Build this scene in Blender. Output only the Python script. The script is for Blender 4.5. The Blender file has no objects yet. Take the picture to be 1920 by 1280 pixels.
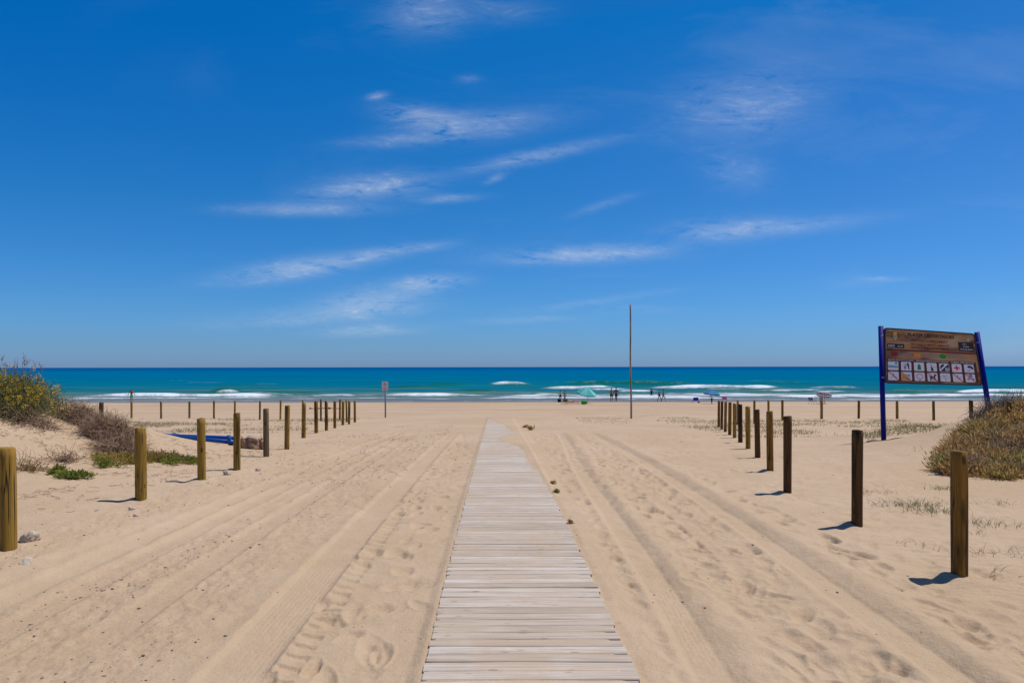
import bpy, bmesh, math, random
import numpy as np
from mathutils import Vector, Matrix, Euler

random.seed(7)
rng = np.random.default_rng(11)
R = math.radians
scene = bpy.context.scene
C = scene.collection

# ------------------------------------------------------------------ camera
EYE, F = 1.65, 1280.0
YH = 687.8
cam_d = bpy.data.cameras.new('camera')
cam_d.lens = 24.0
cam_d.sensor_width = 36.0
cam_d.shift_y = (YH - 640) / 1920
cam_d.clip_start = 0.05
cam_d.clip_end = 90000
cam = bpy.data.objects.new('camera', cam_d)
cam.location = (0, 0, EYE)
cam.rotation_euler = (R(90), 0.0016, 0)
C.objects.link(cam)
scene.camera = cam

# ------------------------------------------------------------------ light
SUN_AZ_VEC = (0.44, 0.165)                     # horizontal direction towards the sun
SUN_EL = R(64.5)
sun_d = bpy.data.lights.new('sun', 'SUN')
sun_d.energy = 4.1
sun_d.angle = R(0.53)
sun_d.color = (1.0, 0.955, 0.89)
sun = bpy.data.objects.new('sun', sun_d)
h = Vector((SUN_AZ_VEC[0], SUN_AZ_VEC[1], 0)).normalized()
sdir = Vector((h.x * math.cos(SUN_EL), h.y * math.cos(SUN_EL), math.sin(SUN_EL)))
sun.rotation_euler = sdir.to_track_quat('Z', 'Y').to_euler()
C.objects.link(sun)

scene.view_settings.view_transform = 'Standard'
scene.view_settings.look = 'None'
scene.view_settings.exposure = 0.0
scene.view_settings.gamma = 1.0

world = bpy.data.worlds.new('World')
scene.world = world
world.use_nodes = True


class NT:
    """small helper to write node trees"""
    def __init__(s, tree):
        s.t = tree
        s.n = tree.nodes
        s.l = tree.links

    def node(s, typ, **kw):
        n = s.n.new(typ)
        for k, v in kw.items():
            setattr(n, k, v)
        return n

    def link(s, a, b):
        s.l.new(a, b)

    def put(s, sock, v):
        if isinstance(v, bpy.types.NodeSocket):
            s.l.new(v, sock)
        else:
            sock.default_value = v

    def math(s, op, a, b=None, c=None, clamp=False):
        n = s.node('ShaderNodeMath', operation=op)
        n.use_clamp = clamp
        s.put(n.inputs[0], a)
        if b is not None:
            s.put(n.inputs[1], b)
        if c is not None:
            s.put(n.inputs[2], c)
        return n.outputs[0]

    def mix(s, f, a, b, blend='MIX'):
        n = s.node('ShaderNodeMix', data_type='RGBA', blend_type=blend)
        s.put(n.inputs[0], f)
        s.put(n.inputs[6], a)
        s.put(n.inputs[7], b)
        return n.outputs[2]

    def ramp(s, f, stops, interp='LINEAR'):
        n = s.node('ShaderNodeValToRGB')
        cr = n.color_ramp
        cr.interpolation = interp
        while len(cr.elements) > 1:
            cr.elements.remove(cr.elements[-1])
        first = True
        for p, c in stops:
            if first:
                e = cr.elements[0]
                e.position = p
                first = False
            else:
                e = cr.elements.new(p)
            if not hasattr(c, '__len__'):
                c = (c, c, c)
            e.color = (c[0], c[1], c[2], 1)
        s.put(n.inputs[0], f)
        return n.outputs[0]

    def noise(s, vec=None, scale=5, detail=3, rough=.5, dist=0, out=0, dims='3D'):
        n = s.node('ShaderNodeTexNoise')
        n.noise_dimensions = dims
        if vec is not None:
            s.put(n.inputs['Vector'], vec)
        n.inputs['Scale'].default_value = scale
        n.inputs['Detail'].default_value = detail
        n.inputs['Roughness'].default_value = rough
        n.inputs['Distortion'].default_value = dist
        return n.outputs[out]

    def mapping(s, vec, loc=(0, 0, 0), rot=(0, 0, 0), scale=(1, 1, 1), typ='POINT'):
        n = s.node('ShaderNodeMapping', vector_type=typ)
        s.put(n.inputs[0], vec)
        n.inputs[1].default_value = loc
        n.inputs[2].default_value = rot
        n.inputs[3].default_value = scale
        return n.outputs[0]


# sky: Nishita, graded, with cirrus laid out by world direction
w = NT(world.node_tree)
w.n.clear()
sky = w.node('ShaderNodeTexSky', sky_type='NISHITA')
sky.sun_disc = False
sky.sun_elevation = SUN_EL
sky.sun_rotation = math.atan2(h.x, h.y)
sky.altitude = 0
sky.air_density = 1.0
sky.dust_density = 0.25
sky.ozone_density = 3.0
hs = w.node('ShaderNodeHueSaturation')
hs.inputs['Hue'].default_value = 0.5
hs.inputs['Saturation'].default_value = 1.22
hs.inputs['Value'].default_value = 1.0
w.link(sky.outputs[0], hs.inputs['Color'])
tc = w.node('ShaderNodeTexCoord')
sep = w.node('ShaderNodeSeparateXYZ')
w.link(tc.outputs['Generated'], sep.inputs[0])
ypos = w.math('MAXIMUM', sep.outputs[1], 0.02)
u_ = w.math('DIVIDE', sep.outputs[0], ypos)
v_ = w.math('DIVIDE', sep.outputs[2], ypos)
uv = w.node('ShaderNodeCombineXYZ')
w.link(u_, uv.inputs[0])
w.link(v_, uv.inputs[1])
uv = uv.outputs[0]
CLOUDS = [  # x, y (photo), half length, half height, tilt deg, strength
    (800, 22, 95, 50, 5, .50), (950, 20, 90, 30, 0, .22), (880, 148, 25, 9, 0, .3),
    (1400, 200, 160, 75, 8, .50), (1385, 325, 70, 40, -10, .28),
    (795, 218, 90, 22, -8, .8), (900, 235, 170, 30, 6, .55), (708, 180, 22, 8, 10, .6), (760, 262, 130, 14, 4, .35),
    (695, 350, 130, 26, 6, .85), (570, 392, 150, 14, 0, .7), (840, 372, 70, 9, 3, .5), (930, 334, 25, 8, 20, .5),
    (1010, 292, 150, 15, 12, .65), (1130, 385, 70, 10, 18, .3),
    (560, 502, 160, 22, 8, .95), (760, 468, 90, 12, 8, .5), (690, 480, 60, 12, 10, .5),
    (1095, 478, 170, 18, 2, 1.0), (1370, 430, 130, 24, 4, .65), (1500, 425, 190, 18, 6, .35),
    (805, 530, 75, 17, 3, 1.0),
    (690, 568, 110, 32, 6, .85), (590, 590, 230, 20, 4, .3), (690, 620, 110, 13, 2, .6), (545, 603, 55, 8, 2, .5),
    (1120, 565, 170, 9, 8, .25), (975, 600, 110, 8, 2, .3), (1660, 524, 60, 6, 0, .35), (1180, 580, 110, 10, 0, .2),
]
total = None
for (cx, cy, rx, ry, ang, st) in CLOUDS:
    cu, cv = (cx - 960) / F, (YH - cy) / F
    m = w.mapping(uv, loc=(cu, cv, 0), rot=(0, 0, R(ang)), scale=(rx / F, ry / F, 1), typ='TEXTURE')
    ln = w.node('ShaderNodeVectorMath', operation='DOT_PRODUCT')
    w.link(m, ln.inputs[0])
    w.link(m, ln.inputs[1])
    g = w.math('EXPONENT', w.math('MULTIPLY', ln.outputs['Value'], -1.6))
    g = w.math('MULTIPLY', g, st)
    total = g if total is None else w.math('ADD', total, g)
n1 = w.noise(w.mapping(uv, rot=(0, 0, R(-10)), scale=(11, 46, 1)), scale=1.0, detail=11, rough=.70, dist=.9)
n2 = w.noise(w.mapping(uv, rot=(0, 0, R(-24)), scale=(28, 90, 1), loc=(3, 1, 0)), scale=1.0, detail=10, rough=.76, dist=.6)
nn = w.math('ADD', w.math('MULTIPLY', n1, .62), w.math('MULTIPLY', n2, .38))
shaped = w.ramp(nn, [(.36, 0.0), (.50, .46), (.64, 1.0)], 'EASE')
side = w.math('MULTIPLY_ADD', sep.outputs[0], .9, .5, clamp=True)
n3 = w.noise(w.mapping(uv, rot=(0, 0, R(-6)), scale=(2.2, 7, 1)), scale=1.0, detail=6, rough=.6, dist=.8)
veil = w.math('MULTIPLY', w.ramp(n3, [(.52, 0.0), (.75, 1.0)]), w.math('MULTIPLY', side, .10))
cmask = w.math('MULTIPLY', w.math('MULTIPLY', shaped, total), .74)
cmask = w.math('ADD', cmask, veil)
front = w.math('GREATER_THAN', sep.outputs[1], 0.03)
above = w.math('MULTIPLY', sep.outputs[2], 40, clamp=True)
cmask = w.math('MINIMUM', w.math('MULTIPLY', w.math('MULTIPLY', cmask, front), above), .8)
# a polarised sky: deeper away from the sun, the pale band kept just over the sea
elev = w.math('MAXIMUM', sep.outputs[2], 0.0)
tint = w.ramp(elev, [(0.0, (.34, .60, 1.42)), (.03, (.335, .63, 1.26)), (.08, (.32, .70, 1.24)), (.20, (.25, .78, 1.21)), (.45, (.035, .90, 1.34)), (.62, (.35, .85, 1.10)), (1.0, (.75, .85, .95))])
side = w.math('MULTIPLY_ADD', sep.outputs[0], .5, .5, clamp=True)
tint2 = w.ramp(side, [(0.18, (.0, .93, 1.06)), (.45, (.95, 1.0, 1.0)), (.80, (2.9, .90, .90))])
skyc = w.mix(1.0, hs.outputs[0], tint, 'MULTIPLY')
skyc = w.mix(w.math('POWER', w.math('MULTIPLY', elev, 2.4, clamp=True), 2.0), skyc, w.mix(1.0, skyc, tint2, 'MULTIPLY'))
skyc = w.mix(cmask, skyc, (7.2, 8.0, 9.2, 1))
bg = w.node('ShaderNodeBackground')
bg.inputs[1].default_value = 0.085
w.link(skyc, bg.inputs[0])
wo = w.node('ShaderNodeOutputWorld')
w.link(bg.outputs[0], wo.inputs[0])


# ------------------------------------------------------------------ object helpers
def tag(o, label=None, cat=None, group=None, kind=None):
    if label: o['label'] = label
    if cat: o['category'] = cat
    if group: o['group'] = group
    if kind: o['kind'] = kind
    return o


def empty(name, loc=(0, 0, 0), label=None, cat=None, group=None):
    o = bpy.data.objects.new(name, None)
    o.location = loc
    o.empty_display_size = .1
    C.objects.link(o)
    return tag(o, label, cat, group)


def link_mesh(name, me, mats, parent=None, smooth=False):
    if not isinstance(mats, (list, tuple)):
        mats = [mats]
    for m in mats:
        me.materials.append(m)
    if smooth:
        me.polygons.foreach_set('use_smooth', [True] * len(me.polygons))
    o = bpy.data.objects.new(name, me)
    C.objects.link(o)
    if parent: o.parent = parent
    return o


def np_mesh(name, V, Q):
    """fast mesh from numpy verts and an array of equal-size faces"""
    me = bpy.data.meshes.new(name)
    V = np.ascontiguousarray(V, dtype=np.float32)
    Q = np.ascontiguousarray(Q, dtype=np.int32)
    k = Q.shape[1]
    me.vertices.add(len(V))
    me.vertices.foreach_set('co', V.ravel())
    me.loops.add(Q.size)
    me.loops.foreach_set('vertex_index', Q.ravel())
    me.polygons.add(len(Q))
    me.polygons.foreach_set('loop_start', np.arange(0, Q.size, k, dtype=np.int32))
    me.polygons.foreach_set('loop_total', np.full(len(Q), k, dtype=np.int32))
    me.update(calc_edges=True)
    me.validate()
    return me


def grid_faces(nr, nc):
    i = np.arange(nr - 1)[:, None] * nc + np.arange(nc - 1)[None, :]
    i = i.ravel()
    return np.stack([i, i + 1, i + nc + 1, i + nc], 1)


class MB:
    """collects simple solids into one mesh"""
    def __init__(s):
        s.v, s.f, s.m = [], [], []

    def add(s, vs, fs, mi=0):
        b = len(s.v)
        s.v += [tuple(p) for p in vs]
        s.f += [tuple(b + i for i in f) for f in fs]
        s.m += [mi] * len(fs)

    def tube(s, pts, rad, n=10, mi=0, cap=True):
        pts = [Vector(p) for p in pts]
        if not hasattr(rad, '__len__'):
            rad = [rad] * len(pts)
        vs, fs = [], []
        prev = None
        for i, p in enumerate(pts):
            d = (pts[min(i + 1, len(pts) - 1)] - pts[max(i - 1, 0)]).normalized()
            if prev is None:
                a = d.orthogonal().normalized()
            else:
                a = (prev - d * prev.dot(d)).normalized()
            prev = a
            b = d.cross(a)
            for k in range(n):
                t = 2 * math.pi * k / n
                vs.append(p + (a * math.cos(t) + b * math.sin(t)) * rad[i])
        for i in range(len(pts) - 1):
            for k in range(n):
                fs.append((i * n + k, i * n + (k + 1) % n, (i + 1) * n + (k + 1) % n, (i + 1) * n + k))
        if cap:
            fs.append(tuple(reversed(range(n))))
            fs.append(tuple((len(pts) - 1) * n + k for k in range(n)))
        s.add(vs, fs, mi)

    def box(s, c, size, rot=None, mi=0):
        c = Vector(c)
        hx, hy, hz = size[0] / 2, size[1] / 2, size[2] / 2
        vs = []
        for x, y, z in ((-1, -1, -1), (1, -1, -1), (1, 1, -1), (-1, 1, -1), (-1, -1, 1), (1, -1, 1), (1, 1, 1), (-1, 1, 1)):
            p = Vector((x * hx, y * hy, z * hz))
            if rot: p = Euler(rot).to_matrix() @ p
            vs.append(c + p)
        s.add(vs, [(0, 3, 2, 1), (4, 5, 6, 7), (0, 1, 5, 4), (1, 2, 6, 5), (2, 3, 7, 6), (3, 0, 4, 7)], mi)

    def ball(s, c, r, seg=10, rings=7, mi=0, jit=0):
        c = Vector(c)
        if not hasattr(r, '__len__'): r = (r, r, r)
        vs = [c + Vector((0, 0, -r[2]))]
        for i in range(1, rings):
            ph = -math.pi / 2 + math.pi * i / rings
            for k in range(seg):
                t = 2 * math.pi * k / seg
                j = 1 + random.uniform(-jit, jit)
                vs.append(c + Vector((r[0] * math.cos(ph) * math.cos(t) * j, r[1] * math.cos(ph) * math.sin(t) * j, r[2] * math.sin(ph) * j)))
        vs.append(c + Vector((0, 0, r[2])))
        fs = [(0, 1 + (k + 1) % seg, 1 + k) for k in range(seg)]
        for i in range(rings - 2):
            for k in range(seg):
                a = 1 + i * seg
                fs.append((a + k, a + (k + 1) % seg, a + seg + (k + 1) % seg, a + seg + k))
        l = len(vs) - 1
        a = 1 + (rings - 2) * seg
        fs += [(a + k, a + (k + 1) % seg, l) for k in range(seg)]
        s.add(vs, fs, mi)

    def build(s, name, mats, parent=None, smooth=False):
        me = bpy.data.meshes.new(name)
        me.from_pydata(s.v, [], s.f)
        o = link_mesh(name, me, mats, parent, smooth)
        me.polygons.foreach_set('material_index', s.m)
        me.update()
        if parent is not None:
            o.matrix_parent_inverse = Matrix.Translation(-Vector(parent.location)) if parent.parent is None else Matrix.Identity(4)
        return o


# ------------------------------------------------------------------ materials
def new_mat(name):
    m = bpy.data.materials.new(name)
    m.use_nodes = True
    t = NT(m.node_tree)
    p = m.node_tree.nodes['Principled BSDF']
    return m, t, p


def plain(name, col, rough=.6, spec=.3, metal=0, var=.12, scale=8):
    m, t, p = new_mat(name)
    tcn = t.node('ShaderNodeTexCoord')
    n = t.noise(tcn.outputs['Object'], scale=scale, detail=5)
    lo = tuple(c * (1 - var) for c in col) + (1,)
    hi = tuple(min(1, c * (1 + var)) for c in col) + (1,)
    t.link(t.mix(n, lo, hi), p.inputs['Base Color'])
    p.inputs['Roughness'].default_value = rough
    p.inputs['Specular IOR Level'].default_value = spec
    p.inputs['Metallic'].default_value = metal
    return m


def leaf_mat(name, cols, rough=.65, trans=.5):
    m, t, p = new_mat(name)
    g = t.node('ShaderNodeNewGeometry')
    st = [(i / max(1, len(cols) - 1), c) for i, c in enumerate(cols)]
    col = t.ramp(g.outputs['Random Per Island'], st)
    n = t.noise(t.node('ShaderNodeTexCoord').outputs['Object'], scale=4.5, detail=4)
    col = t.mix(t.ramp(n, [(.45, 0), (.7, .5)]), col, cols[0] + (1,))
    col = t.mix(t.ramp(n, [(.28, .5), (.45, 0)]), col, cols[min(1, len(cols) - 1)] + (1,))
    t.link(col, p.inputs['Base Color'])
    p.inputs['Roughness'].default_value = rough
    p.inputs['Specular IOR Level'].default_value = .2
    if trans:
        tr = t.node('ShaderNodeBsdfTranslucent')
        t.link(col, tr.inputs[0])
        ms = t.node('ShaderNodeMixShader')
        ms.inputs[0].default_value = trans
        t.link(p.outputs[0], ms.inputs[1])
        t.link(tr.outputs[0], ms.inputs[2])
        t.link(ms.outputs[0], t.n['Material Output'].inputs[0])
    return m


def sand_material():
    m, t, p = new_mat('sand')
    co = t.node('ShaderNodeTexCoord').outputs['Object']
    big = t.noise(co, scale=.35, detail=5, rough=.6)
    mid = t.noise(co, scale=3.0, detail=6, rough=.65)
    fine = t.noise(co, scale=160, detail=3, rough=.8)
    c = t.mix(t.ramp(big, [(.35, 0), (.65, 1)]), (.466, .338, .212, 1), (.516, .386, .260, 1))
    c = t.mix(t.ramp(mid, [(.4, 0), (.75, .55)]), c, (.435, .305, .185, 1))
    at = t.node('ShaderNodeAttribute', attribute_name='gravel')
    gn = t.noise(t.mapping(co, scale=(1, .8, 1)), scale=26, detail=5, rough=.75)
    gm = t.math('MULTIPLY', t.math('MULTIPLY', at.outputs['Fac'], .7), t.ramp(gn, [(.42, 0), (.60, 1)]), clamp=True)
    c = t.mix(gm, c, (.40, .275, .175, 1))
    c = t.mix(t.ramp(fine, [(.30, .42), (.47, 0), (.62, 0), (.8, .3)]), c, t.mix(t.ramp(fine, [(.45, 0), (.5, 1)]), (.19, .13, .09, 1), (.72, .60, .45, 1)))
    grit = t.noise(co, scale=55, detail=4, rough=.85)
    c = t.mix(t.ramp(grit, [(.30, .5), (.44, 0)]), c, (.30, .20, .125, 1))
    c = t.mix(t.ramp(grit, [(.60, 0), (.74, .35)]), c, (.66, .53, .39, 1))
    # reddish shell-grit bands running along the beach, and damp sand by the water
    sp = t.node('ShaderNodeSeparateXYZ')
    t.link(co, sp.inputs[0])
    ln = t.noise(t.mapping(co, scale=(.05, .32, 1)), scale=1, detail=6, rough=.7)
    band = t.math('MULTIPLY', t.ramp(ln, [(.45, 0), (.62, 1)]), t.ramp(t.math('DIVIDE', sp.outputs[1], 100), [(.28, 0), (.5, .55), (.78, .75)]))
    c = t.mix(band, c, (.37, .245, .155, 1))
    wob = t.math('MULTIPLY_ADD', t.noise(t.mapping(co, scale=(.07, 0, 0)), scale=1, detail=3), 4.0, -2.0)
    wy = t.math('ADD', sp.outputs[1], wob)
    wet = t.ramp(t.math('DIVIDE', wy, 100), [(.755, 0), (.79, .9), (.83, 1)])
    c = t.mix(wet, c, (.235, .165, .115, 1))
    t.link(c, p.inputs['Base Color'])
    t.link(t.math('MULTIPLY_ADD', wet, -.45, .92), p.inputs['Roughness'])
    p.inputs['Specular IOR Level'].default_value = .15
    bn = t.node('ShaderNodeBump')
    bn.inputs['Strength'].default_value = .75
    bn.inputs['Distance'].default_value = .012
    b1 = t.noise(co, scale=38, detail=6, rough=.7)
    b2 = t.noise(co, scale=9, detail=4, rough=.6)
    t.link(t.math('ADD', b1, t.math('MULTIPLY', b2, 1.6)), bn.inputs['Height'])
    t.link(bn.outputs[0], p.inputs['Normal'])
    return m


def sea_material():
    m, t, p = new_mat('sea_water')
    co = t.node('ShaderNodeTexCoord').outputs['Object']
    wc = t.node('ShaderNodeAttribute', attribute_name='water_colour')
    fo = t.node('ShaderNodeAttribute', attribute_name='foam')
    s1 = t.noise(t.mapping(co, scale=(.02, .10, 1)), scale=1, detail=7, rough=.65)
    s2 = t.noise(t.mapping(co, scale=(.12, .5, 1)), scale=1, detail=6, rough=.65)
    col = t.mix(t.ramp(s1, [(.34, .0), (.66, .95)]), wc.outputs['Color'], t.mix(1.0, wc.outputs['Color'], (.55, .72, .84, 1), 'MULTIPLY'))
    col = t.mix(t.ramp(s2, [(.48, 0), (.72, .45)]), col, t.mix(1.0, wc.outputs['Color'], (1.6, 1.35, 1.15, 1), 'MULTIPLY'))
    fn = t.noise(t.mapping(co, scale=(.30, 1.0, 1)), scale=1, detail=9, rough=.75)
    fn2 = t.noise(t.mapping(co, scale=(1.3, 3.2, 3)), scale=1, detail=6, rough=.75)
    thr = t.math('ADD', t.math('MULTIPLY', fn, .6), t.math('MULTIPLY', fn2, .4))
    thr = t.ramp(thr, [(.32, 0), (.68, 1)])
    k = t.math('SUBTRACT', t.math('MULTIPLY', fo.outputs['Fac'], 1.22), thr)
    k = t.math('MULTIPLY', t.ramp(t.math('MULTIPLY_ADD', k, 1.5, .06), [(0, 0), (1, 1)]), t.math('MULTIPLY', fo.outputs['Fac'], 9, clamp=True))
    col2 = t.mix(k, col, (.64, .69, .73, 1))
    t.link(col2, p.inputs['Base Color'])
    t.link(t.math('MULTIPLY_ADD', k, .5, .30), p.inputs['Roughness'])
    p.inputs['Specular IOR Level'].default_value = .0
    p.inputs['IOR'].default_value = 1.33
    bn = t.node('ShaderNodeBump')
    bn.inputs['Strength'].default_value = .8
    bn.inputs['Distance'].default_value = .25
    b1 = t.noise(t.mapping(co, scale=(.35, 1.1, 1)), scale=1, detail=7, rough=.65)
    t.link(t.math('ADD', b1, t.math('MULTIPLY', k, .8)), bn.inputs['Height'])
    t.link(bn.outputs[0], p.inputs['Normal'])
    return m


def post_material(name, a, b, dark, seed):
    """round treated pine: greenish ochre, long dark cracks and stains"""
    m, t, p = new_mat(name)
    oi = t.node('ShaderNodeObjectInfo')
    co = t.node('ShaderNodeTexCoord').outputs['Object']
    off = t.node('ShaderNodeVectorMath', operation='ADD')
    t.link(co, off.inputs[0])
    sc = t.node('ShaderNodeVectorMath', operation='SCALE')
    cx = t.node('ShaderNodeCombineXYZ')
    for i in range(3): t.link(oi.outputs['Random'], cx.inputs[i])
    t.link(cx.outputs[0], sc.inputs[0])
    sc.inputs['Scale'].default_value = 40 + seed
    t.link(sc.outputs[0], off.inputs[1])
    v = off.outputs[0]
    g1 = t.noise(t.mapping(v, scale=(26, 26, 1.3)), scale=1, detail=6, rough=.65, dist=.4)
    g2 = t.noise(t.mapping(v, scale=(9, 9, .9)), scale=1, detail=4, rough=.6)
    g3 = t.noise(t.mapping(v, scale=(60, 60, 3)), scale=1, detail=5, rough=.7)
    c = t.mix(t.ramp(g1, [(.3, 0), (.7, 1)]), a + (1,), b + (1,))
    c = t.mix(t.ramp(g2, [(.50, 0), (.60, .85)]), c, dark + (1,))
    c = t.mix(t.ramp(g3, [(.52, 0), (.72, .55)]), c, tuple(x * .45 for x in dark) + (1,))
    crack = t.noise(t.mapping(v, scale=(22, 22, .55)), scale=1, detail=2, rough=.4, dist=.2)
    c = t.mix(t.ramp(crack, [(.485, 0), (.497, 1), (.503, 1), (.515, 0)]), c, (.012, .008, .004, 1))
    knots = t.node('ShaderNodeTexVoronoi')
    knots.inputs['Scale'].default_value = 1
    t.link(t.mapping(v, scale=(9, 9, 4)), knots.inputs['Vector'])
    c = t.mix(t.ramp(knots.outputs['Distance'], [(.0, .9), (.13, .7), (.19, 0)]), c, (.05, .028, .012, 1))
    t.link(c, p.inputs['Base Color'])
    p.inputs['Roughness'].default_value = .75
    p.inputs['Specular IOR Level'].default_value = .25
    bn = t.node('ShaderNodeBump')
    bn.inputs['Strength'].default_value = .5
    bn.inputs['Distance'].default_value = .006
    t.link(t.math('ADD', g1, t.math('MULTIPLY', g3, .5)), bn.inputs['Height'])
    t.link(bn.outputs[0], p.inputs['Normal'])
    return m


def plank_material():
    m, t, p = new_mat('weathered_decking')
    co = t.node('ShaderNodeTexCoord').outputs['Object']
    g = t.node('ShaderNodeNewGeometry')
    rnd = g.outputs['Random Per Island']
    rn = t.math('MULTIPLY', rnd, 97.0)
    sp = t.node('ShaderNodeSeparateXYZ')
    t.link(co, sp.inputs[0])
    cb = t.node('ShaderNodeCombineXYZ')
    t.link(sp.outputs[0], cb.inputs[0])
    t.link(sp.outputs[1], cb.inputs[1])
    t.link(rn, cb.inputs[2])
    v = cb.outputs[0]
    base = t.ramp(rnd, [(0, (.47, .39, .305)), (.2, (.54, .465, .385)), (.4, (.50, .42, .335)), (.6, (.59, .52, .44)), (.8, (.44, .36, .28)), (.9, (.53, .45, .37))], 'CONSTANT')
    grain = t.noise(t.mapping(v, scale=(2.2, 95, 1)), scale=1, detail=6, rough=.65, dist=.3)
    c = t.mix(t.ramp(grain, [(.42, 0), (.64, .75)]), base, (.29, .225, .165, 1))
    blot = t.noise(t.mapping(v, scale=(3, 9, 1)), scale=1, detail=5, rough=.6)
    c = t.mix(t.ramp(blot, [(.5, 0), (.75, .5)]), c, (.56, .51, .45, 1))
    # sand dusted over the boards
    dust = t.noise(t.mapping(co, scale=(1.3, .45, 1)), scale=1, detail=7, rough=.7)
    c = t.mix(t.ramp(dust, [(.46, 0), (.66, .85)]), c, (.45, .34, .24, 1))
    kn = t.node('ShaderNodeTexVoronoi')
    kn.inputs['Scale'].default_value = 1
    t.link(t.mapping(v, scale=(4, 16, 1)), kn.inputs['Vector'])
    c = t.mix(t.ramp(kn.outputs['Distance'], [(0, .75), (.09, .6), (.14, 0)]), c, (.26, .19, .13, 1))
    t.link(c, p.inputs['Base Color'])
    p.inputs['Roughness'].default_value = .85
    p.inputs['Specular IOR Level'].default_value = .2
    bn = t.node('ShaderNodeBump')
    bn.inputs['Strength'].default_value = .5
    bn.inputs['Distance'].default_value = .003
    t.link(grain, bn.inputs['Height'])
    t.link(bn.outputs[0], p.inputs['Normal'])
    return m


M = dict(
    sand=sand_material(), sea=sea_material(), plank=plank_material(),
    post_ochre=post_material('ochre_post', (.38, .225, .032), (.22, .125, .02), (.055, .027, .006), 1),
    post_brown=post_material('brown_post', (.34, .170, .022), (.15, .070, .010), (.024, .011, .003), 9),
    post_dark=post_material('dark_post', (.14, .065, .014), (.07, .032, .008), (.018, .009, .003), 13),
    post_grey=post_material('grey_post', (.22, .15, .07), (.14, .10, .045), (.05, .03, .015), 4),
    pole=post_material('weathered_pole', (.30, .20, .12), (.38, .30, .22), (.15, .09, .05), 5),
    blue=plain('blue_paint', (.002, .006, .20), .55, .15, var=.25, scale=5),
    blue2=plain('blue_pole_paint', (.006, .065, .30), .35, .4, var=.3, scale=6),
    steel=plain('galvanised_steel', (.22, .23, .25), .5, .5, .3),
    white=plain('white_enamel', (.78, .78, .79), .45, .4, var=.04),
    rock=plain('pale_rock', (.50, .41, .31), .9, .1, var=.4, scale=14),
    peb=leaf_mat('pebble_grit', [(.10, .075, .05), (.19, .135, .09), (.33, .26, .2), (.14, .10, .075), (.5, .46, .42)], .9, 0),
    log=None,
)


# ------------------------------------------------------------------ noise on numpy arrays
_T = rng.random((8, 256, 256))


def vn(x, y, s=0):
    T = _T[s % 8]
    x = np.asarray(x, float) + 37.3 * s
    y = np.asarray(y, float) + 91.7 * s
    xi = np.floor(x).astype(np.int64)
    yi = np.floor(y).astype(np.int64)
    fx, fy = x - xi, y - yi
    fx = fx * fx * (3 - 2 * fx)
    fy = fy * fy * (3 - 2 * fy)
    a = T[xi & 255, yi & 255]
    b = T[(xi + 1) & 255, yi & 255]
    c = T[xi & 255, (yi + 1) & 255]
    d = T[(xi + 1) & 255, (yi + 1) & 255]
    return (a * (1 - fx) + b * fx) * (1 - fy) + (c * (1 - fx) + d * fx) * fy


def fbm(x, y, s=0, o=4, g=.5):
    t, a, n = 0, 1, 0
    for i in range(o):
        t = t + a * (vn(x * 2 ** i, y * 2 ** i, s + i) - .5)
        n += a
        a *= g
    return t / n


def sstep(a, b, x):
    t = np.clip((x - a) / (b - a), 0, 1)
    return t * t * (3 - 2 * t)


# ------------------------------------------------------------------ terrain heights
_py = np.array([-40, 6, 11, 15, 19, 31, 38, 60, 82, 120, 200, 400.])
_pz = np.array([0, 0, -.13, -.24, -.38, -.8, -1.02, -1.78, -2.5, -3.6, -5.5, -9])
_ty = np.arange(-40, 400, .25)
_tz = np.interp(_ty, _py, _pz)
_k = np.hanning(25)
_tz = np.convolve(np.pad(_tz, 12, mode='edge'), _k / _k.sum(), mode='valid')
SEA_Z = -2.5


def prof(y):
    return np.interp(y, _ty, _tz)


WL, WR, WD = -.387, .737, -.0234         # walkway edges: x = edge + WD*y
W_END = 33.0
DECK = .040                              # deck top over the base profile


def dunes(x, y):
    ry = np.where(y < 13.6, 3.3, 1.9)
    h = 1.33 * np.exp(-(np.abs(x + 11.3) / 3.8) ** 2.6 - ((y - 13.6) / ry) ** 2)
    ry = np.where(y < 14, 3.3, 2.2)
    h = h + 1.62 * np.exp(-(np.abs(x - 13.8) / 4.5) ** 2.8 - ((y - 14) / ry) ** 2)
    h = h + .20 * np.exp(-((x + 9.3) / 2.2) ** 2 - ((y - 18.4) / .9) ** 2)
    h = h + .33 * np.exp(-((x - 11.0) / 1.7) ** 2 - ((y - 18.6) / 1.3) ** 2)
    h = h + .10 * sstep(-3.3, -4.6, x) * sstep(22, 14, y)
    h = h + .6 * np.exp(-((x + 20) / 6) ** 2 - ((y - 12) / 9) ** 2)
    h = h + .9 * np.exp(-((x - 22) / 6) ** 2 - ((y - 10) / 8) ** 2)
    return h


# high-resolution height map of the trodden sand in front
RES = .0125
X0, X1, Y0, Y1 = -9.0, 9.0, 2.0, 24.0
nx, ny = int((X1 - X0) / RES) + 1, int((Y1 - Y0) / RES) + 1
gx = X0 + np.arange(nx) * RES
gy = Y0 + np.arange(ny) * RES
GX, GY = np.meshgrid(gx, gy)
HM = np.zeros_like(GX)
GRAVEL = np.zeros_like(GX)
rough = sstep(-1.9, -2.5, GX) * sstep(-5.4, -4.5, GX) + .55 * sstep(3.4, 3.0, GX) * sstep(.7, .9, GX) + .3
HM += .030 * fbm(GX * 1.2, GY * 1.2, 1, 3) + .016 * fbm(GX * 4, GY * 4, 2, 3) * (.5 + rough)
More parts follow.
